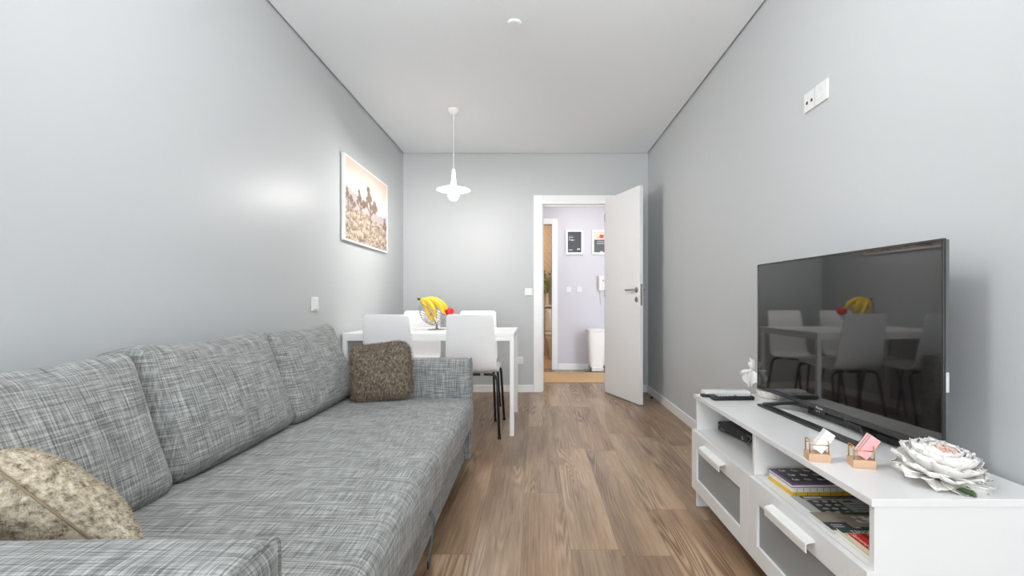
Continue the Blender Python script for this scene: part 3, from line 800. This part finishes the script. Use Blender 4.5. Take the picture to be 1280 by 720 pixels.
# ------------------------------------------------------------------ sofa
sf = thing('sofa', 'long grey woven fabric sofa along the left wall', 'sofa', (-.9,1.70,0))
FM = M['fabric']
SY0, SY1 = .70, 2.70
def wobble(amp, s=4.):
    return lambda q: q + Vector((amp*noise.noise(q*s), amp*noise.noise(q*s+Vector((9,0,0))), amp*noise.noise(q*s+Vector((0,9,0)))))
bm = softbox(.49,(SY1-SY0)/2-.003,.086,.042,(0,0,.012), .04, wobble(.006)); bm.transform(TR(-.336-.49,(SY0+SY1)/2,.354))
obj('seat', bm, FM, sf, smooth=True)
bm = softbox(.485,(SY1-SY0)/2-.004,.1,.012,(0,0,0),.06); bm.transform(TR(-.396-.485,(SY0+SY1)/2,.169)); obj('base', bm, FM, sf, smooth=True)
for yc in (SY0-.066, SY1+.068):
    bm = softbox(.512,.065,.286,.03,(.004,.003,.004),.05, wobble(.003)); bm.transform(TR(-.362-.512,yc,.356)); ar = obj('armrest', bm, FM, sf, smooth=True)
    # seam piping along the front of the arm
    x = -.371; pts = rounded([(x,yc-.0655,.1),(x,yc-.0655,.6425),(x,yc+.0655,.6425),(x,yc+.0655,.1)],.026,6)
    bm = NB(); tube(bm, pts, .0022, 6); obj('piping', bm, FM, ar, smooth=True)
bm = softbox(.058,1.132,.27,.03,(0,0,0),.08); bm.transform(TR(-1.328,1.70,.34)); obj('backrest', bm, FM, sf, smooth=True)
def cushion(y0, y1, xf, zt, seed, lean=15., tw=0.):
    hy = (y1-y0)/2; hz = .205
    def warp(q):
        k = (q.z+hz)/(2*hz)                       # slimmer towards the top, sagging middle
        q.x *= 1.08-.28*k
        q.z += -.012*(1-(q.y/hy)**2)*k + .014*(abs(q.y)/hy)**6*k
        q.x += .006*noise.noise(Vector((q.x*5+seed,q.y*5,q.z*5))) ; q.z += .008*noise.noise(Vector((q.y*4+seed,7.,q.x*4)))
        q.x += .006*noise.noise(Vector((seed*3,q.y*11,q.z*3)))
        return q
    bm = softbox(.105, hy, hz, .045, (.034,.006,.008), .022, warp)
    bm.transform(TR(xf-.1,(y0+y1)/2,zt-hz*cos(R(lean))-.01) @ RZ(tw) @ RY(R(-lean)))
    o = obj('back_cushion', bm, FM, sf, smooth=True); return o
cushion(.715,1.345,-1.045,.828,1.)
cushion(1.355,2.02,-1.05,.842,2.2)
cushion(2.03,2.685,-1.045,.838,5.1)
for x in (-1.3,-.46):
    for y in (.66,2.74):
        bm = NB(); lathe(bm, [(0,0),(.022,0),(.026,.07),(0,.07)], 16, TR(x,y,0)); obj('foot', bm, M['bplastic'], sf)
for y in (1.0,1.7,2.4):
    bm = NB(); lathe(bm, [(0,0),(.022,0),(.026,.07),(0,.07)], 16, TR(-.5,y,0)); obj('foot', bm, M['bplastic'], sf)
# pull strap of the bed drawer
bm = NB(); w = .013
path = rounded([(-.375,1.60,.285),(-.336,1.60,.265),(-.338,1.60,.18),(-.352,1.60,.11)],.04,6)
prev = None
for q in path:
    a = bm.verts.new((q.x,q.y-w,q.z)); b_ = bm.verts.new((q.x,q.y+w,q.z))
    if prev: bm.faces.new((prev[0],prev[1],b_,a))
    prev = (a,b_)
st = obj('pull_strap', bm, M['strap'], sf, solid=.004)
obj('strap_tip', bx(-.356,-.349,1.586,1.614,.088,.114), M['bplastic'], st, bevel=.002)

def pile(bm, count, length, width, lean=(0,0,0), jit=.5, seed=1, cow=3.):
    """short pile: tapered strands rooted all over the faces of bm"""
    rnd = random.Random(seed); bm.faces.ensure_lookup_table(); fs = list(bm.faces); ar = [f.calc_area() for f in fs]
    for f in fs: f.normal_update()
    for f in rnd.choices(fs, ar, k=count):
        vs = [v.co for v in f.verts]; a, b_ = rnd.random(), rnd.random()
        p = vs[0].lerp(vs[1], a).lerp(vs[-1].lerp(vs[-2], a), b_)
        d_ = f.normal*.8 + Vector(lean) + Vector((rnd.uniform(-jit,jit),rnd.uniform(-jit,jit),rnd.uniform(-jit,jit)))
        d_ += .7*noise.noise_vector(p*cow*8 + Vector((seed,0,0)))
        d_.normalize(); sd = d_.cross(Vector((rnd.uniform(-1,1),rnd.uniform(-1,1),rnd.uniform(-1,1))))
        if sd.length < 1e-3: continue
        sd = sd.normalized()*width/2; L_ = length*rnd.uniform(.6,1.15); q = p - f.normal*.002
        m1 = q + d_*L_*.6; tip = m1 + (d_*.8 + Vector((0,0,-.35)))*L_*.45
        A_ = [bm.verts.new(x) for x in (q-sd, q+sd, m1+sd*.8, m1-sd*.8, tip)]
        bm.faces.new(A_[:4]); bm.faces.new((A_[3],A_[2],A_[4]))
# brown fur cushion
bm = pillow(.33,.32,.13, rnd=.17); pile(bm, 17000, .018, .0019, (0,-.35,0), .55, 2)
T = basis((-.82,2.575,.597), (1,.16,.10), (-.12,.27,1)); bm.transform(T.to_3x3().to_4x4())
bp = tag(obj('fur_cushion', bm, M['brownfur'], smooth=True), 'square brown fur cushion leaning on the far armrest of the sofa', 'cushion'); bp.location = T.translation
# cream fur cushion
bm = pillow(.31,.34,.145, rnd=.06); pile(bm, 26000, .012, .0010, (.6,.1,0), .4, 5)
T = basis((-.895,.90,.575), (.577,.286,-.763), (-.47,.72,-.52)); bm.transform(T.to_3x3().to_4x4())
cp = tag(obj('fur_cushion', bm, [M['creamfur'], M['tanfur']], smooth=True), 'cream and tan fur cushion lying behind the near armrest of the sofa', 'cushion'); cp.location = T.translation
bm = NB(); q_ = [(u,-1) for u in [-1+2*k/20 for k in range(20)]]+[(1,v) for v in [-1+2*k/20 for k in range(20)]]+[(u,1) for u in [1-2*k/20 for k in range(20)]]+[(-1,v) for v in [1-2*k/20 for k in range(20)]]
tube(bm, [(u*.1565*(1-.05*(1-v*v))*(1-.06*max(0,(abs(u)+abs(v)-1.45)/.55)**2), v*.1715*(1-.05*(1-u*u))*(1-.06*max(0,(abs(u)+abs(v)-1.45)/.55)**2), 0) for u,v in q_], .0022, 6, closed=True)
obj('seam', bm, M['seamthread'], cp, local=True, smooth=True); cp.children[-1].matrix_basis = T.to_3x3().to_4x4()

ex_ = Vector((.577,.286,-.763)); ey_ = Vector((-.47,.72,-.52))
for p_ in cp.data.polygons:
    if p_.center.dot(ex_)*.6 + p_.center.dot(ey_)*.75 > .098: p_.material_index = 1

# ------------------------------------------------------------------ TV bench
BX, BXB, BY0, BY1, BT = .772, 1.18, 1.09, 2.295, .53
tv = thing('tv_bench', 'low white television bench with two grey-panelled drawers along the right wall', 'tv bench', ((BX+BXB)/2,(BY0+BY1)/2,0))
W = M['white']
obj('top_panel', bx(.762, BXB+.005, BY0-.006, BY1+.006, BT-.018, BT), W, tv, bevel=.0015)
for y in (BY0, BY1-.017): obj('side_panel', bx(BX, BXB, y, y+.017, .0, BT-.0182), W, tv, bevel=.001)
YM = (BY0+BY1)/2
obj('divider', bx(BX, BXB-.01, YM-.008, YM+.008, .366, BT-.0182), W, tv, bevel=.001)
obj('shelf', bx(BX+.001, BXB-.01, BY0+.017, BY1-.017, .348, .365), W, tv)
obj('bottom_panel', bx(BX+.001, BXB-.01, BY0+.017, BY1-.017, .09, .105), W, tv)
obj('back_panel', bx(BXB-.0095, BXB-.002, BY0+.017, BY1-.017, .09, BT-.0182), W, tv)
def drawer(y0, y1):
    x0, x1 = .753, .7715; z0, z1 = .088, .364; st, tr_, br = .066, .073, .058
    bm = NB()
    box(bm, x0, x1, y0, y0+st, z0, z1); box(bm, x0, x1, y1-st, y1, z0, z1); box(bm, x0, x1, y0+st, y1-st, z1-tr_, z1); box(bm, x0, x1, y0+st, y1-st, z0, z0+br)
    o = obj('drawer', bm, W, tv, bevel=.0012)
    obj('glass_panel', bx(x0+.009, x1-.003, y0+st-.002, y1-st+.002, z0+br-.002, z1-tr_+.002), M['glass'], o)
    # folded tab handle hooked over the top rail
    yc = (y0+y1)/2+.015; hl = .115
    bm = NB(); sec = [(x0,.334),(x0-.022,.329),(x0-.026,.326),(x0-.027,.321),(x0-.025,.300),(x0-.022,.300),(x0-.0235,.320),(x0-.021,.324),(x0,.328)]
    A1 = [bm.verts.new((x,yc-hl,z)) for x,z in sec]; A2 = [bm.verts.new((x,yc+hl,z)) for x,z in sec]
    for k in range(len(sec)): bm.faces.new((A1[k],A1[(k+1)%len(sec)],A2[(k+1)%len(sec)],A2[k]))
    bm.faces.new(A1); bm.faces.new(A2); obj('handle', bm, M['wplastic'], o)
drawer(BY0-.003, YM-.0015); drawer(YM+.0015, BY1+.003)

# ------------------------------------------------------------------ television
tl = thing('television', 'flat black television on a hollow black foot on the white bench', 'television', (1.060,1.75,BT), R(2.7))
def loc(*a): return bx(*a)
H0, H1, HW = .041, .614, .482     # panel from bench top
obj('back_shell', bx(.004,.018,-HW+.002,HW-.002,H0+.002,H1-.002), M['tvside'], tl, local=True, bevel=.003)
bm = softbox(.022,.36,.13,.014); bm.transform(TR(.036,0,.2)); obj('rear_housing', bm, M['bplastic'], tl, local=True, smooth=True)
bm = NB(); e = .007
box(bm, -.0015, .006, -HW, HW, H1-e, H1); box(bm, -.0015, .006, -HW, -HW+e, H0, H1-e); box(bm, -.0015, .006, HW-e, HW, H0, H1-e); box(bm, -.0035, .006, -HW, HW, H0, H0+.017)
obj('bezel', bm, M['bezel'], tl, local=True, bevel=.0012)
obj('screen', bx(.0003,.0038,-HW+e,HW-e,H0+.017,H1-e), M['screen'], tl, local=True)
obj('sensor_tab', bx(-.003,.008,-.005,.06,H0-.010,H0), M['bplastic'], tl, local=True, bevel=.001)
s1 = text('brand_lettering', 'Hisense', .0125, M['whiteink'], tl, basis((-.0039,.048,H0+.004),(0,-1,0),(0,0,1)))
s2 = text('sensor_lettering', 'IR  4K', .008, M['whiteink'], tl, basis((-.0034,.045,H0-.008),(0,-1,0),(0,0,1)))
obj('side_sticker', bx(.004,.015,-HW+.0008,-HW+.002,.205,.258), M['label'], tl, local=True)
# foot: a flat hollow trapezoid whose side arms sweep up to the panel
def flatbar(pts, w, t):
    """bar of width w (in plan) and thickness t along pts"""
    bm = NB(); prev = None
    P_ = [Vector(q) for q in pts]
    for i, q in enumerate(P_):
        a = P_[max(0,i-1)]; c = P_[min(len(P_)-1,i+1)]; dd = (c-a); dd.z = 0; dd.normalize(); nn = Vector((-dd.y,dd.x,0))*w/2
        cur = [bm.verts.new(q+nn), bm.verts.new(q-nn), bm.verts.new(q-nn+Vector((0,0,t))), bm.verts.new(q+nn+Vector((0,0,t)))]
        if prev:
            for k in range(4): bm.faces.new((prev[k],prev[(k+1)%4],cur[(k+1)%4],cur[k]))
        else: bm.faces.new(cur)
        prev = cur
    bm.faces.new(prev); return bm
FX = -.078
ft = obj('stand', flatbar([(FX,-.30,0),(FX,.30,0)], .04, .009), M['bplastic'], tl, local=True, bevel=.003)
for s in (-1,1):
    obj('stand_arm', flatbar([(FX-.002,s*.292,0),(FX+.03,s*.272,.006),(FX+.062,s*.24,.016),(.004,s*.20,.026),(.03,s*.17,.03)], .036, .012), M['bplastic'], ft, local=True, bevel=.003)
    obj('stand_wing', flatbar([(.012,s*.215,.024),(.012,s*.14,.026),(.012,s*.1,.03)], .03, .012), M['bplastic'], ft, local=True, bevel=.003)
obj('stand_back_bar', flatbar([(.05,-.30,0),(.05,.16,0)], .03, .022), M['bplastic'], ft, local=True, bevel=.003)
for s in (-1,1): obj('stand_neck', bx(.022,.05,s*.17-.03-.02*s,s*.17+.03-.02*s,.02,.12), M['bplastic'], ft, local=True, bevel=.003)

# ------------------------------------------------------------------ small things on the bench top
def remote(name, label, x, y, l, w, h, a, keys, kname='key'):
    o = thing(name, label, 'remote', (x,y,BT), a)
    bm = softbox(l/2,w/2,h/2,h*.42,d=.02); bm.transform(TR(0,0,h/2)); obj('case', bm, M['bplastic'], o, local=True, smooth=True)
    bm = NB()
    for (kx, ky, kw, kh) in keys: box(bm, kx-kw/2, kx+kw/2, ky-kh/2, ky+kh/2, h-.001, h+.0028)
    obj('keypad', bm, [M['label']], o, local=True); return o
keys = [(-.066+.0125*i, -.013+.013*j, .008, .008) for i in range(12) for j in range(3) if i not in (4,5,6)]+[(-.01,0,.026,.026)]
remote('remote_control', 'long black remote control with grey keys at the far end of the bench', .892, 2.165, .19, .046, .02, R(2), keys)
remote('remote_control', 'short plain black remote beside the longer keyed remote on the bench', .828, 2.232, .105, .036, .013, R(-3), [(.03,0,.01,.01),(.01,0,.006,.018)])
wb = thing('white_box', 'slim white box lying behind the remotes at the bench end', 'box', (.90,2.262,BT))
bm = softbox(.105,.03,.012,.004,d=.03); bm.transform(TR(0,0,.012)); obj('case', bm, M['wplastic'], wb, local=True)
obj('label', bx(.0,.085,-.018,.02,.0238,.0246), M['label'], wb, local=True)

# ribbed bowl with white flower at the corner behind the tv
pb = thing('white_flower', 'white flower in a ribbed white bowl behind the far edge of the television', 'flower', (1.105,2.213,BT))
bm = NB(); n = 72; rings = []
for (r, z) in ((.05,0),(.062,.006),(.074,.025),(.079,.036),(.074,.036),(.066,.022),(.0,.018)):
    rings.append([bm.verts.new(((r*(1+.02*(1 if k%4<2 else -1)*(1 if r>.06 else 0)))*cos(2*pi*k/n),(r*(1+.02*(1 if k%4<2 else -1)*(1 if r>.06 else 0)))*sin(2*pi*k/n),z)) for k in range(n)] if r else [bm.verts.new((0,0,z))])
for a, b_ in zip(rings, rings[1:]):
    for k in range(n):
        if len(b_) == 1: bm.faces.new((a[k],a[(k+1)%n],b_[0]))
        else: bm.faces.new((a[k],a[(k+1)%n],b_[(k+1)%n],b_[k]))
bm.faces.new(rings[0]); obj('bowl', bm, M['ceramic'], pb, local=True)
def petal(bm, T, l, w, cup, curl, ruf, n=8, seed=0.):
    g = []
    for i in range(n+1):
        t = i/n; row = []
        half = w/2*(.3+.7*min(1,t/.55)**.8)*sqrt(max(0.,1-(max(0,(t-.6)/.4))**2.6))*.999+.0006
        for j in range(n+1):
            u = -1+2*j/n
            tip = l*t*(1 - .16*u*u*t + .022*t*t*sin(u*8+seed))
            x = u*half; z = cup*(u*u)*half*1.2 + curl*t*t*l
            rr = .6*ruf*t*t*(noise.noise(Vector((u*1.8+seed,t*1.5,seed*1.7)))*1.3 + .4*sin(u*7+seed))
            row.append(bm.verts.new(T @ Vector((x, tip, z+rr))))
        g.append(row)
    for i in range(n):
        for j in range(n): bm.faces.new((g[i][j],g[i][j+1],g[i+1][j+1],g[i+1][j]))
bm = NB()
for k, (T, l, w, cu) in enumerate((
    (TR(-.08,.045,.115) @ RZ(R(100)) @ RX(R(-60)), .075, .06, -.3),
    (TR(-.075,.045,.12) @ RZ(R(60)) @ RX(R(-40)), .06, .05, .3),
    (TR(-.08,.05,.12) @ RZ(R(150)) @ RX(R(40)), .05, .03, .3),
    (TR(-.07,.05,.12) @ RZ(R(40)) @ RX(R(60)), .06, .03, .2),
    (TR(-.085,.045,.115) @ RZ(R(180)) @ RX(R(-70)), .07, .06, -.3),
    (TR(-.07,.045,.11) @ RZ(R(20)) @ RX(R(-75)), .075, .06, -.2))):
    petal(bm, T, l, w, .6, cu, .006, 7, k*1.7)
obj('petals', bm, M['petal'], pb, local=True, smooth=True, solid=.0012)
bm = NB(); tube(bm, [(0,0,.018),(-.03,.03,.07),(-.078,.046,.117)], .003, 6); obj('stem', bm, M['leaf2'], pb, local=True)

# card holders
def holder(x, y, a, label, deco):
    o = thing('card_holder', label, 'card holder', (x,y,BT), a)
    bm = bx(-.028,.028,-.022,.022,0,.022); obj('base', bm, M['bamboo'], o, local=True, bevel=.0015)
    for s in (-1,1):
        bm = NB(); tube(bm, rounded([(s*.024,-.017,.0215),(s*.024,-.017,.058),(s*.024,.017,.058),(s*.024,.017,.0215)],.008,5), .0016, 8)
        obj('wire_hoop', bm, M['brass'], o, local=True, smooth=True)
    bm = NB(); tube(bm, [(-.024,-.017,.046),(.024,-.017,.046)], .0012, 8); tube(bm, [(-.024,.017,.046),(.024,.017,.046)], .0012, 8)
    obj('crossbar', bm, M['brass'], o, local=True, smooth=True)
    return o
h1 = holder(.796,1.352,R(-12),'small wooden card holder with white cards, beside the open shelf edge',0)
h2 = holder(.885,1.300,R(-12),'small wooden card holder with pink cards, beside the white peony',1)
def cards(h, n, mats, label, group):
    for k in range(n):
        y = -.013 + .0044*k
        T = TR(h.location.x,h.location.y,h.location.z) @ RZ(h.rotation_euler.z) @ TR(-.006,y,.0225+.0035) @ RX(R(-6)) @ RY(R(36))
        bm = bx(-.0135,.0135,-.0011,.0011,.004,.066)
        o = tag(obj('card', bm, mats[k % len(mats)], local=True), label, 'card', group)
        o.matrix_basis = T
cards(h1, 6, [M['whitecard']], 'white card slanting in the wooden holder by the shelf edge', 'white cards in the holder')
cards(h2, 7, [M['pinkcard'], M['pinkcard'], M['whitecard']], 'pink or white card slanting in the wooden holder by the peony', 'pink cards in the holder')

# peony
pe = thing('peony', 'large white artificial peony lying at the near end of the bench', 'flower', (1.003,1.185,BT), 0.3)
tilt = RX(R(11)) @ RY(R(3))
rp = random.Random(11)
def layer(bm, count, r0, z0, ang, l, w, cup, curl, ruf, jit=.12):
    for k in range(count):
        a = 2*pi*(k+rp.uniform(-.25,.25))/count + ang*2
        T = TR(0,0,.045) @ tilt @ RZ(a) @ TR(0, r0, z0) @ RX(ang + rp.uniform(-jit,jit))
        petal(bm, T, l*rp.uniform(.9,1.1), w*rp.uniform(.85,1.1), cup, curl, ruf, 8, rp.random()*50)
bm = NB()
layer(bm, 11, .026, -.032, R(-2), .074, .066, .3, .06, .008, .04)
layer(bm, 11, .026, -.026, R(4), .070, .066, .36, .28, .008, .06)
layer(bm, 11, .027, -.020, R(12), .066, .064, .45, .45, .008, .07)
layer(bm, 11, .027, -.014, R(24), .060, .062, .5, .5, .008, .08)
layer(bm, 11, .026, -.008, R(38), .054, .056, .55, .45, .008, .09)
layer(bm, 11, .022, -.002, R(52), .046, .046, .55, .3, .008, .12)
obj('outer_petals', bm, M['petal'], pe, local=True, smooth=True, solid=.0011)
bm = NB()
layer(bm, 11, .018, .008, R(64), .036, .034, .5, .1, .008, .16)
layer(bm, 9, .013, .010, R(70), .032, .030, .5, .05, .008, .16)
obj('inner_petals', bm, M['blush'], pe, local=True, smooth=True, solid=.001)
bm = NB()
layer(bm, 8, .008, .010, R(74), .028, .024, .6, .0, .007, .2)
layer(bm, 6, .003, .010, R(80), .026, .020, .6, .0, .007, .2)
obj('heart_petals', bm, M['pinkpetal'], pe, local=True, smooth=True, solid=.001)
bm = NB(); lathe(bm, [(0,.003),(.016,.004),(.022,.01),(.02,.018),(0,.02)], 20, Matrix()); obj('calyx', bm, M['leaf'], pe, local=True, smooth=True)
bm = NB(); leafm(bm, TR(-.03,-.052,.006) @ RZ(R(190)) @ RX(R(-3)), .042, .03)
obj('leaf', bm, M['leaf'], pe, local=True, solid=.001)

# ------------------------------------------------------------------ set-top box on the shelf
SHZ = .365
cs = thing('game_console', 'slim black media console on the shelf of the bench', 'console', (.888,2.155,SHZ), R(10.5))
obj('case', bx(0,.15,-.115,.115,.004,.042), M['bplastic'], cs, local=True, bevel=.0025)
obj('front_slot', bx(-.0012,.0,-.09,.108,.024,.036), M['hole'], cs, local=True)
bm = NB()
for y in (-.08,.1): 
    for x in (.02,.13): lathe(bm, [(0,0),(.007,0),(.007,.005),(0,.005)], 10, TR(x,y,0))
obj('foot', bm, M['bplastic'], cs, local=True)
bm = NB(); lathe(bm, [(0,0),(.0035,0),(.0035,.001),(0,.001)], 12, TR(-.0002,.104,.03) @ RY(R(-90))); obj('power_button', bm, M['label'], cs, local=True)
# emblem: upright letter with a slanted swoosh at its foot
bm = NB(); T = basis((-.0014,-.068,.010),(0,-1,0),(0,0,1)); sc = .016
def poly(bm, pts):
    f = [bm.verts.new(T @ Vector((x*sc,y*sc,0))) for x,y in pts]; bm.faces.new(f)
poly(bm, [(.38,.1),(.52,.05),(.52,1.0),(.38,1.05)]); poly(bm, [(.52,1.0),(.52,.86),(.66,.78),(.66,.56),(.56,.56),(.56,.46),(.78,.5),(.8,.8)])
poly(bm, [(0,.2),(.32,.34),(.32,.24),(.12,.16),(.32,.1),(.32,0),(.02,.1)]); poly(bm, [(.58,.38),(1.0,.26),(1.0,.12),(.58,.0),(.58,.1),(.84,.18),(.58,.28)])
obj('emblem', bm, M['whiteink'], cs, local=True)
text('front_lettering', 'HDMI  USB', .007, M['label'], cs, basis((-.0014,.09,.010),(0,-1,0),(0,0,1)))
bm = NB(); tube(bm, [(.900+.010*sin(k*.55)+.010*k/40, 2.005+.012*cos(k*.55), SHZ+.004+.045*abs(sin(k*.16))) for k in range(40)], .0026, 8)
tag(obj('cable', bm, M['tvside'], smooth=True), 'grey looped cable beside the black console on the bench shelf', 'cable')

# ------------------------------------------------------------------ books and magazines on the shelf
def book(name, label, x0, x1, y0, y1, z0, z1, cover, a=0., body='paper', cat='book', cfn=None, nx=60, ny=60, cm=None, group=None):
    cx, cy = (x0+x1)/2, (y0+y1)/2; w, l, h = x1-x0, y1-y0, z1-z0
    o = thing(name, label, cat, (cx,cy,z0), a, group)
    c = min(.0014, h*.2)
    obj('pages', bx(-w/2+.0015,w/2-.0015,-l/2+.0015,l/2-.0015,c,h-c), M[body], o, local=True)
    obj('back_cover', bx(-w/2,w/2,-l/2,l/2,0,c-.0001), cm or M['paper'], o, local=True)
    fc = obj('front_cover', bx(-w/2,w/2,-l/2,l/2,h-c+.0001,h), cm or M['paper'], o, local=True)
    if cfn: obj('cover_print', sheet(w, l, nx, ny, cfn, TR(-w/2,-l/2,h+.0003)), M['cover'], fc, local=True)
    return o
def spine_marks(o, w, h, l, n, mat):
    bm = NB()
    for k in range(n):
        x = -w/2+.012+(w-.02)*k/(n-1); box(bm, x-.0006, x+.0006, -l/2-.0004, -l/2, .001, h-.001)
    obj('edge_marks', bm, mat, o, local=True)
o = book('book', 'yellow-edged book at the bottom of the stack on the bench shelf', .806, 1.01, 1.505, 1.655, SHZ, SHZ+.0125, None, R(1), 'yellow', cm=M['yellow']); spine_marks(o, .204, .0125, .15, 6, M['ink'])
o = book('notebook', 'white notebook with dark tick marks, between the purple and the yellow book', .808, 1.0, 1.507, 1.655, SHZ+.0128, SHZ+.0245, None, R(2), 'paper', 'notebook'); spine_marks(o, .192, .0117, .148, 9, M['ink'])
def black_cover(u, v):
    if u < .06 or v < .13: return (112,86,138)
    c = (44,43,48)
    for i in range(4):
        for j in range(3):
            px, py = .2+.22*i+.05*(j%2), .3+.28*j
            dx, dy = (u-px)/.065, (v-py)/.055
            if (dx*dx+dy*dy < 1 and dy < .3+.5*sin(dx*5+i)) or (abs(dx+.6)<.25 and 0<dy<1.3): c = (220,220,222)
    return c
book('notebook', 'black notebook with white sketches and a purple edge, topmost of the stack', .808, .995, 1.51, 1.655, SHZ+.0248, SHZ+.034, None, R(1), 'paper', 'notebook', black_cover, 90, 70, M['purple'])
def grey_cover(u, v):
    c = (178,182,176)
    if v > .84 and .1 < u < .78:
        c = (62,64,68)
        if .14 < u < .36 and .88 < v < .96: c = (226,228,226)
        if .36 < u < .74 and abs(v-.92) < .02: c = (120,124,126)
    elif .12 < u < .5 and .1 < v < .8:
        c = (64,65,70)
        for i in range(3):
            for j in range(4):
                if ((u-(.2+.11*i+.02*(j%2)))/.036)**2+((v-(.2+.17*j))/.05)**2 < 1: c = (172,176,174)
    elif .5 < u < .98:
        c = (160,165,162)
        if abs(u-.6) < .05 and abs(v-.72)<.05: c = (70,72,74)
        for vv in (.3,.42,.54):
            if abs(v-vv) < .018 and .56 < u < .56+.3*(vv+.2): c = (112,116,116)
    return c
book('magazine', 'grey magazine with a dark dotted block beside the book stack', .797, 1.05, 1.352, 1.497, SHZ, SHZ+.004, None, R(0), 'paper', 'magazine', grey_cover, 110, 70)
def green_cover(u, v):
    n_ = noise.noise(Vector((u*5,v*4,1.))); c = mix((140,132,118),(166,158,144),.5+.5*n_)
    if v > .86 - .25*max(0,u-.3) and u > .3: c = (52,74,50) if n_ > -.1 else (90,100,84)
    if .35 < u < .62 and .4 < v < .75 and noise.noise(Vector((u*14,v*9,4.))) > -.05: c = (222,222,216)
    if u > .62 and .2 < v < .85: c = mix((128,128,130),(150,150,152),.5+n_)
    if v < .2 and u > .25: c = (52,70,48) if noise.noise(Vector((u*10,v*5,9.))) > 0 else (190,186,176)
    if u < .22 and .06 < v < .44:
        c = (70,74,78)
        if .05 < u < .16 and (abs(v-.2)<.03 or abs(v-.3)<.03): c = (170,172,174)
    if u > .85 and v > .5: c = (58,60,62)
    return c
book('magazine', 'green and taupe photo magazine lying before the paperback guides', .785, 1.07, 1.262, 1.372, SHZ+.0043, SHZ+.0085, None, R(0), 'paper', 'magazine', green_cover, 110, 60)
book('magazine', 'white magazine at the bottom beneath the orange and red guide', .786, 1.02, 1.115, 1.256, SHZ, SHZ+.007, None, R(-1.5), 'paper', 'magazine')
def teal_cover(u, v):
    if v > .8: return (58,76,72)
    return (206,208,196) if v > .66 else (226,216,196)
o = book('book', 'cream paperback with a dark teal title band under the red guide', .79, 1.01, 1.118, 1.256, SHZ+.0073, SHZ+.017, None, R(-1), 'beigepaper', 'book', teal_cover, 40, 40)
text('title_lettering', 'TERMALITATE', .017, M['whiteink'], o, basis((-.085,.0445,.0102),(1,0,0),(0,1,0)))
def red_cover(u, v):
    if u < .2: return (206,52,38)
    c = (232,134,58)
    if v < .52 + .2*(u-.5): c = (226,150,104)
    if abs(v-(.5+.2*(u-.5))) < .03: c = (70,48,36)
    if u < .27: c = (150,34,28)
    return c
o = book('book', 'orange travel guide with a red title band, topmost by the bench end panel', .787, .955, 1.112, 1.208, SHZ+.0173, SHZ+.0265, None, R(-1), 'beigepaper', 'book', red_cover, 60, 40, M['beigepaper'])
text('title_lettering', 'Sanremo Sud', .0165, M['whiteink'], o, basis((-.078,.044,.0098),(0,-1,0),(1,0,0)))

# ------------------------------------------------------------------ light
w = bpy.data.worlds.new('daylight'); SC.world = w; w.use_nodes = True
nt = w.node_tree; bg = nt.nodes['Background']
tc = nt.nodes.new('ShaderNodeTexCoord'); sp = nt.nodes.new('ShaderNodeSeparateXYZ'); nt.links.new(tc.outputs['Generated'], sp.inputs[0])
nt.links.new(ramp(nt, mth(nt,'ADD', mth(nt,'MULTIPLY', sp.outputs[2], .5), .5), [(0.,(249,251,252)), (.47,(249,251,252)), (.53,(208,213,219)), (1.,(200,209,220))]), bg.inputs[0])
bg.inputs[1].default_value = 2.7
pa = bpy.data.lights.new('window_portal', 'AREA'); pa.shape = 'RECTANGLE'; pa.size = WX1-WX0; pa.size_y = WZ1-WZ0; pa.cycles.is_portal = True
po = bpy.data.objects.new('window_portal', pa); C.objects.link(po); po.location = ((WX0+WX1)/2, YN-.02, (WZ0+WZ1)/2); po.rotation_euler = (R(90),0,0)
def lamp(name, loc_, power, col, size=.25):
    l_ = bpy.data.lights.new(name, 'AREA'); l_.shape = 'DISK'; l_.size = size; l_.energy = power; l_.color = col
    o_ = bpy.data.objects.new(name, l_); C.objects.link(o_); o_.location = loc_; return o_
lamp('hall_fill_light', (.5,5.95,2.47), 1.9, (1,.97,.95), .3)  # unseen light without a fitting, added to brighten the hall
lamp('bathroom_ceiling_light', (.0,7.7,2.47), 3.6, (1,.82,.62), .3)

# ------------------------------------------------------------------ view
SC.view_settings.view_transform = 'Standard'; SC.view_settings.look = 'None'; SC.view_settings.gamma = 1; SC.view_settings.exposure = 2.12
SC.view_settings.use_curve_mapping = False
SC.cycles.use_denoising = True
SC.cycles.max_bounces = 12; SC.cycles.diffuse_bounces = 8
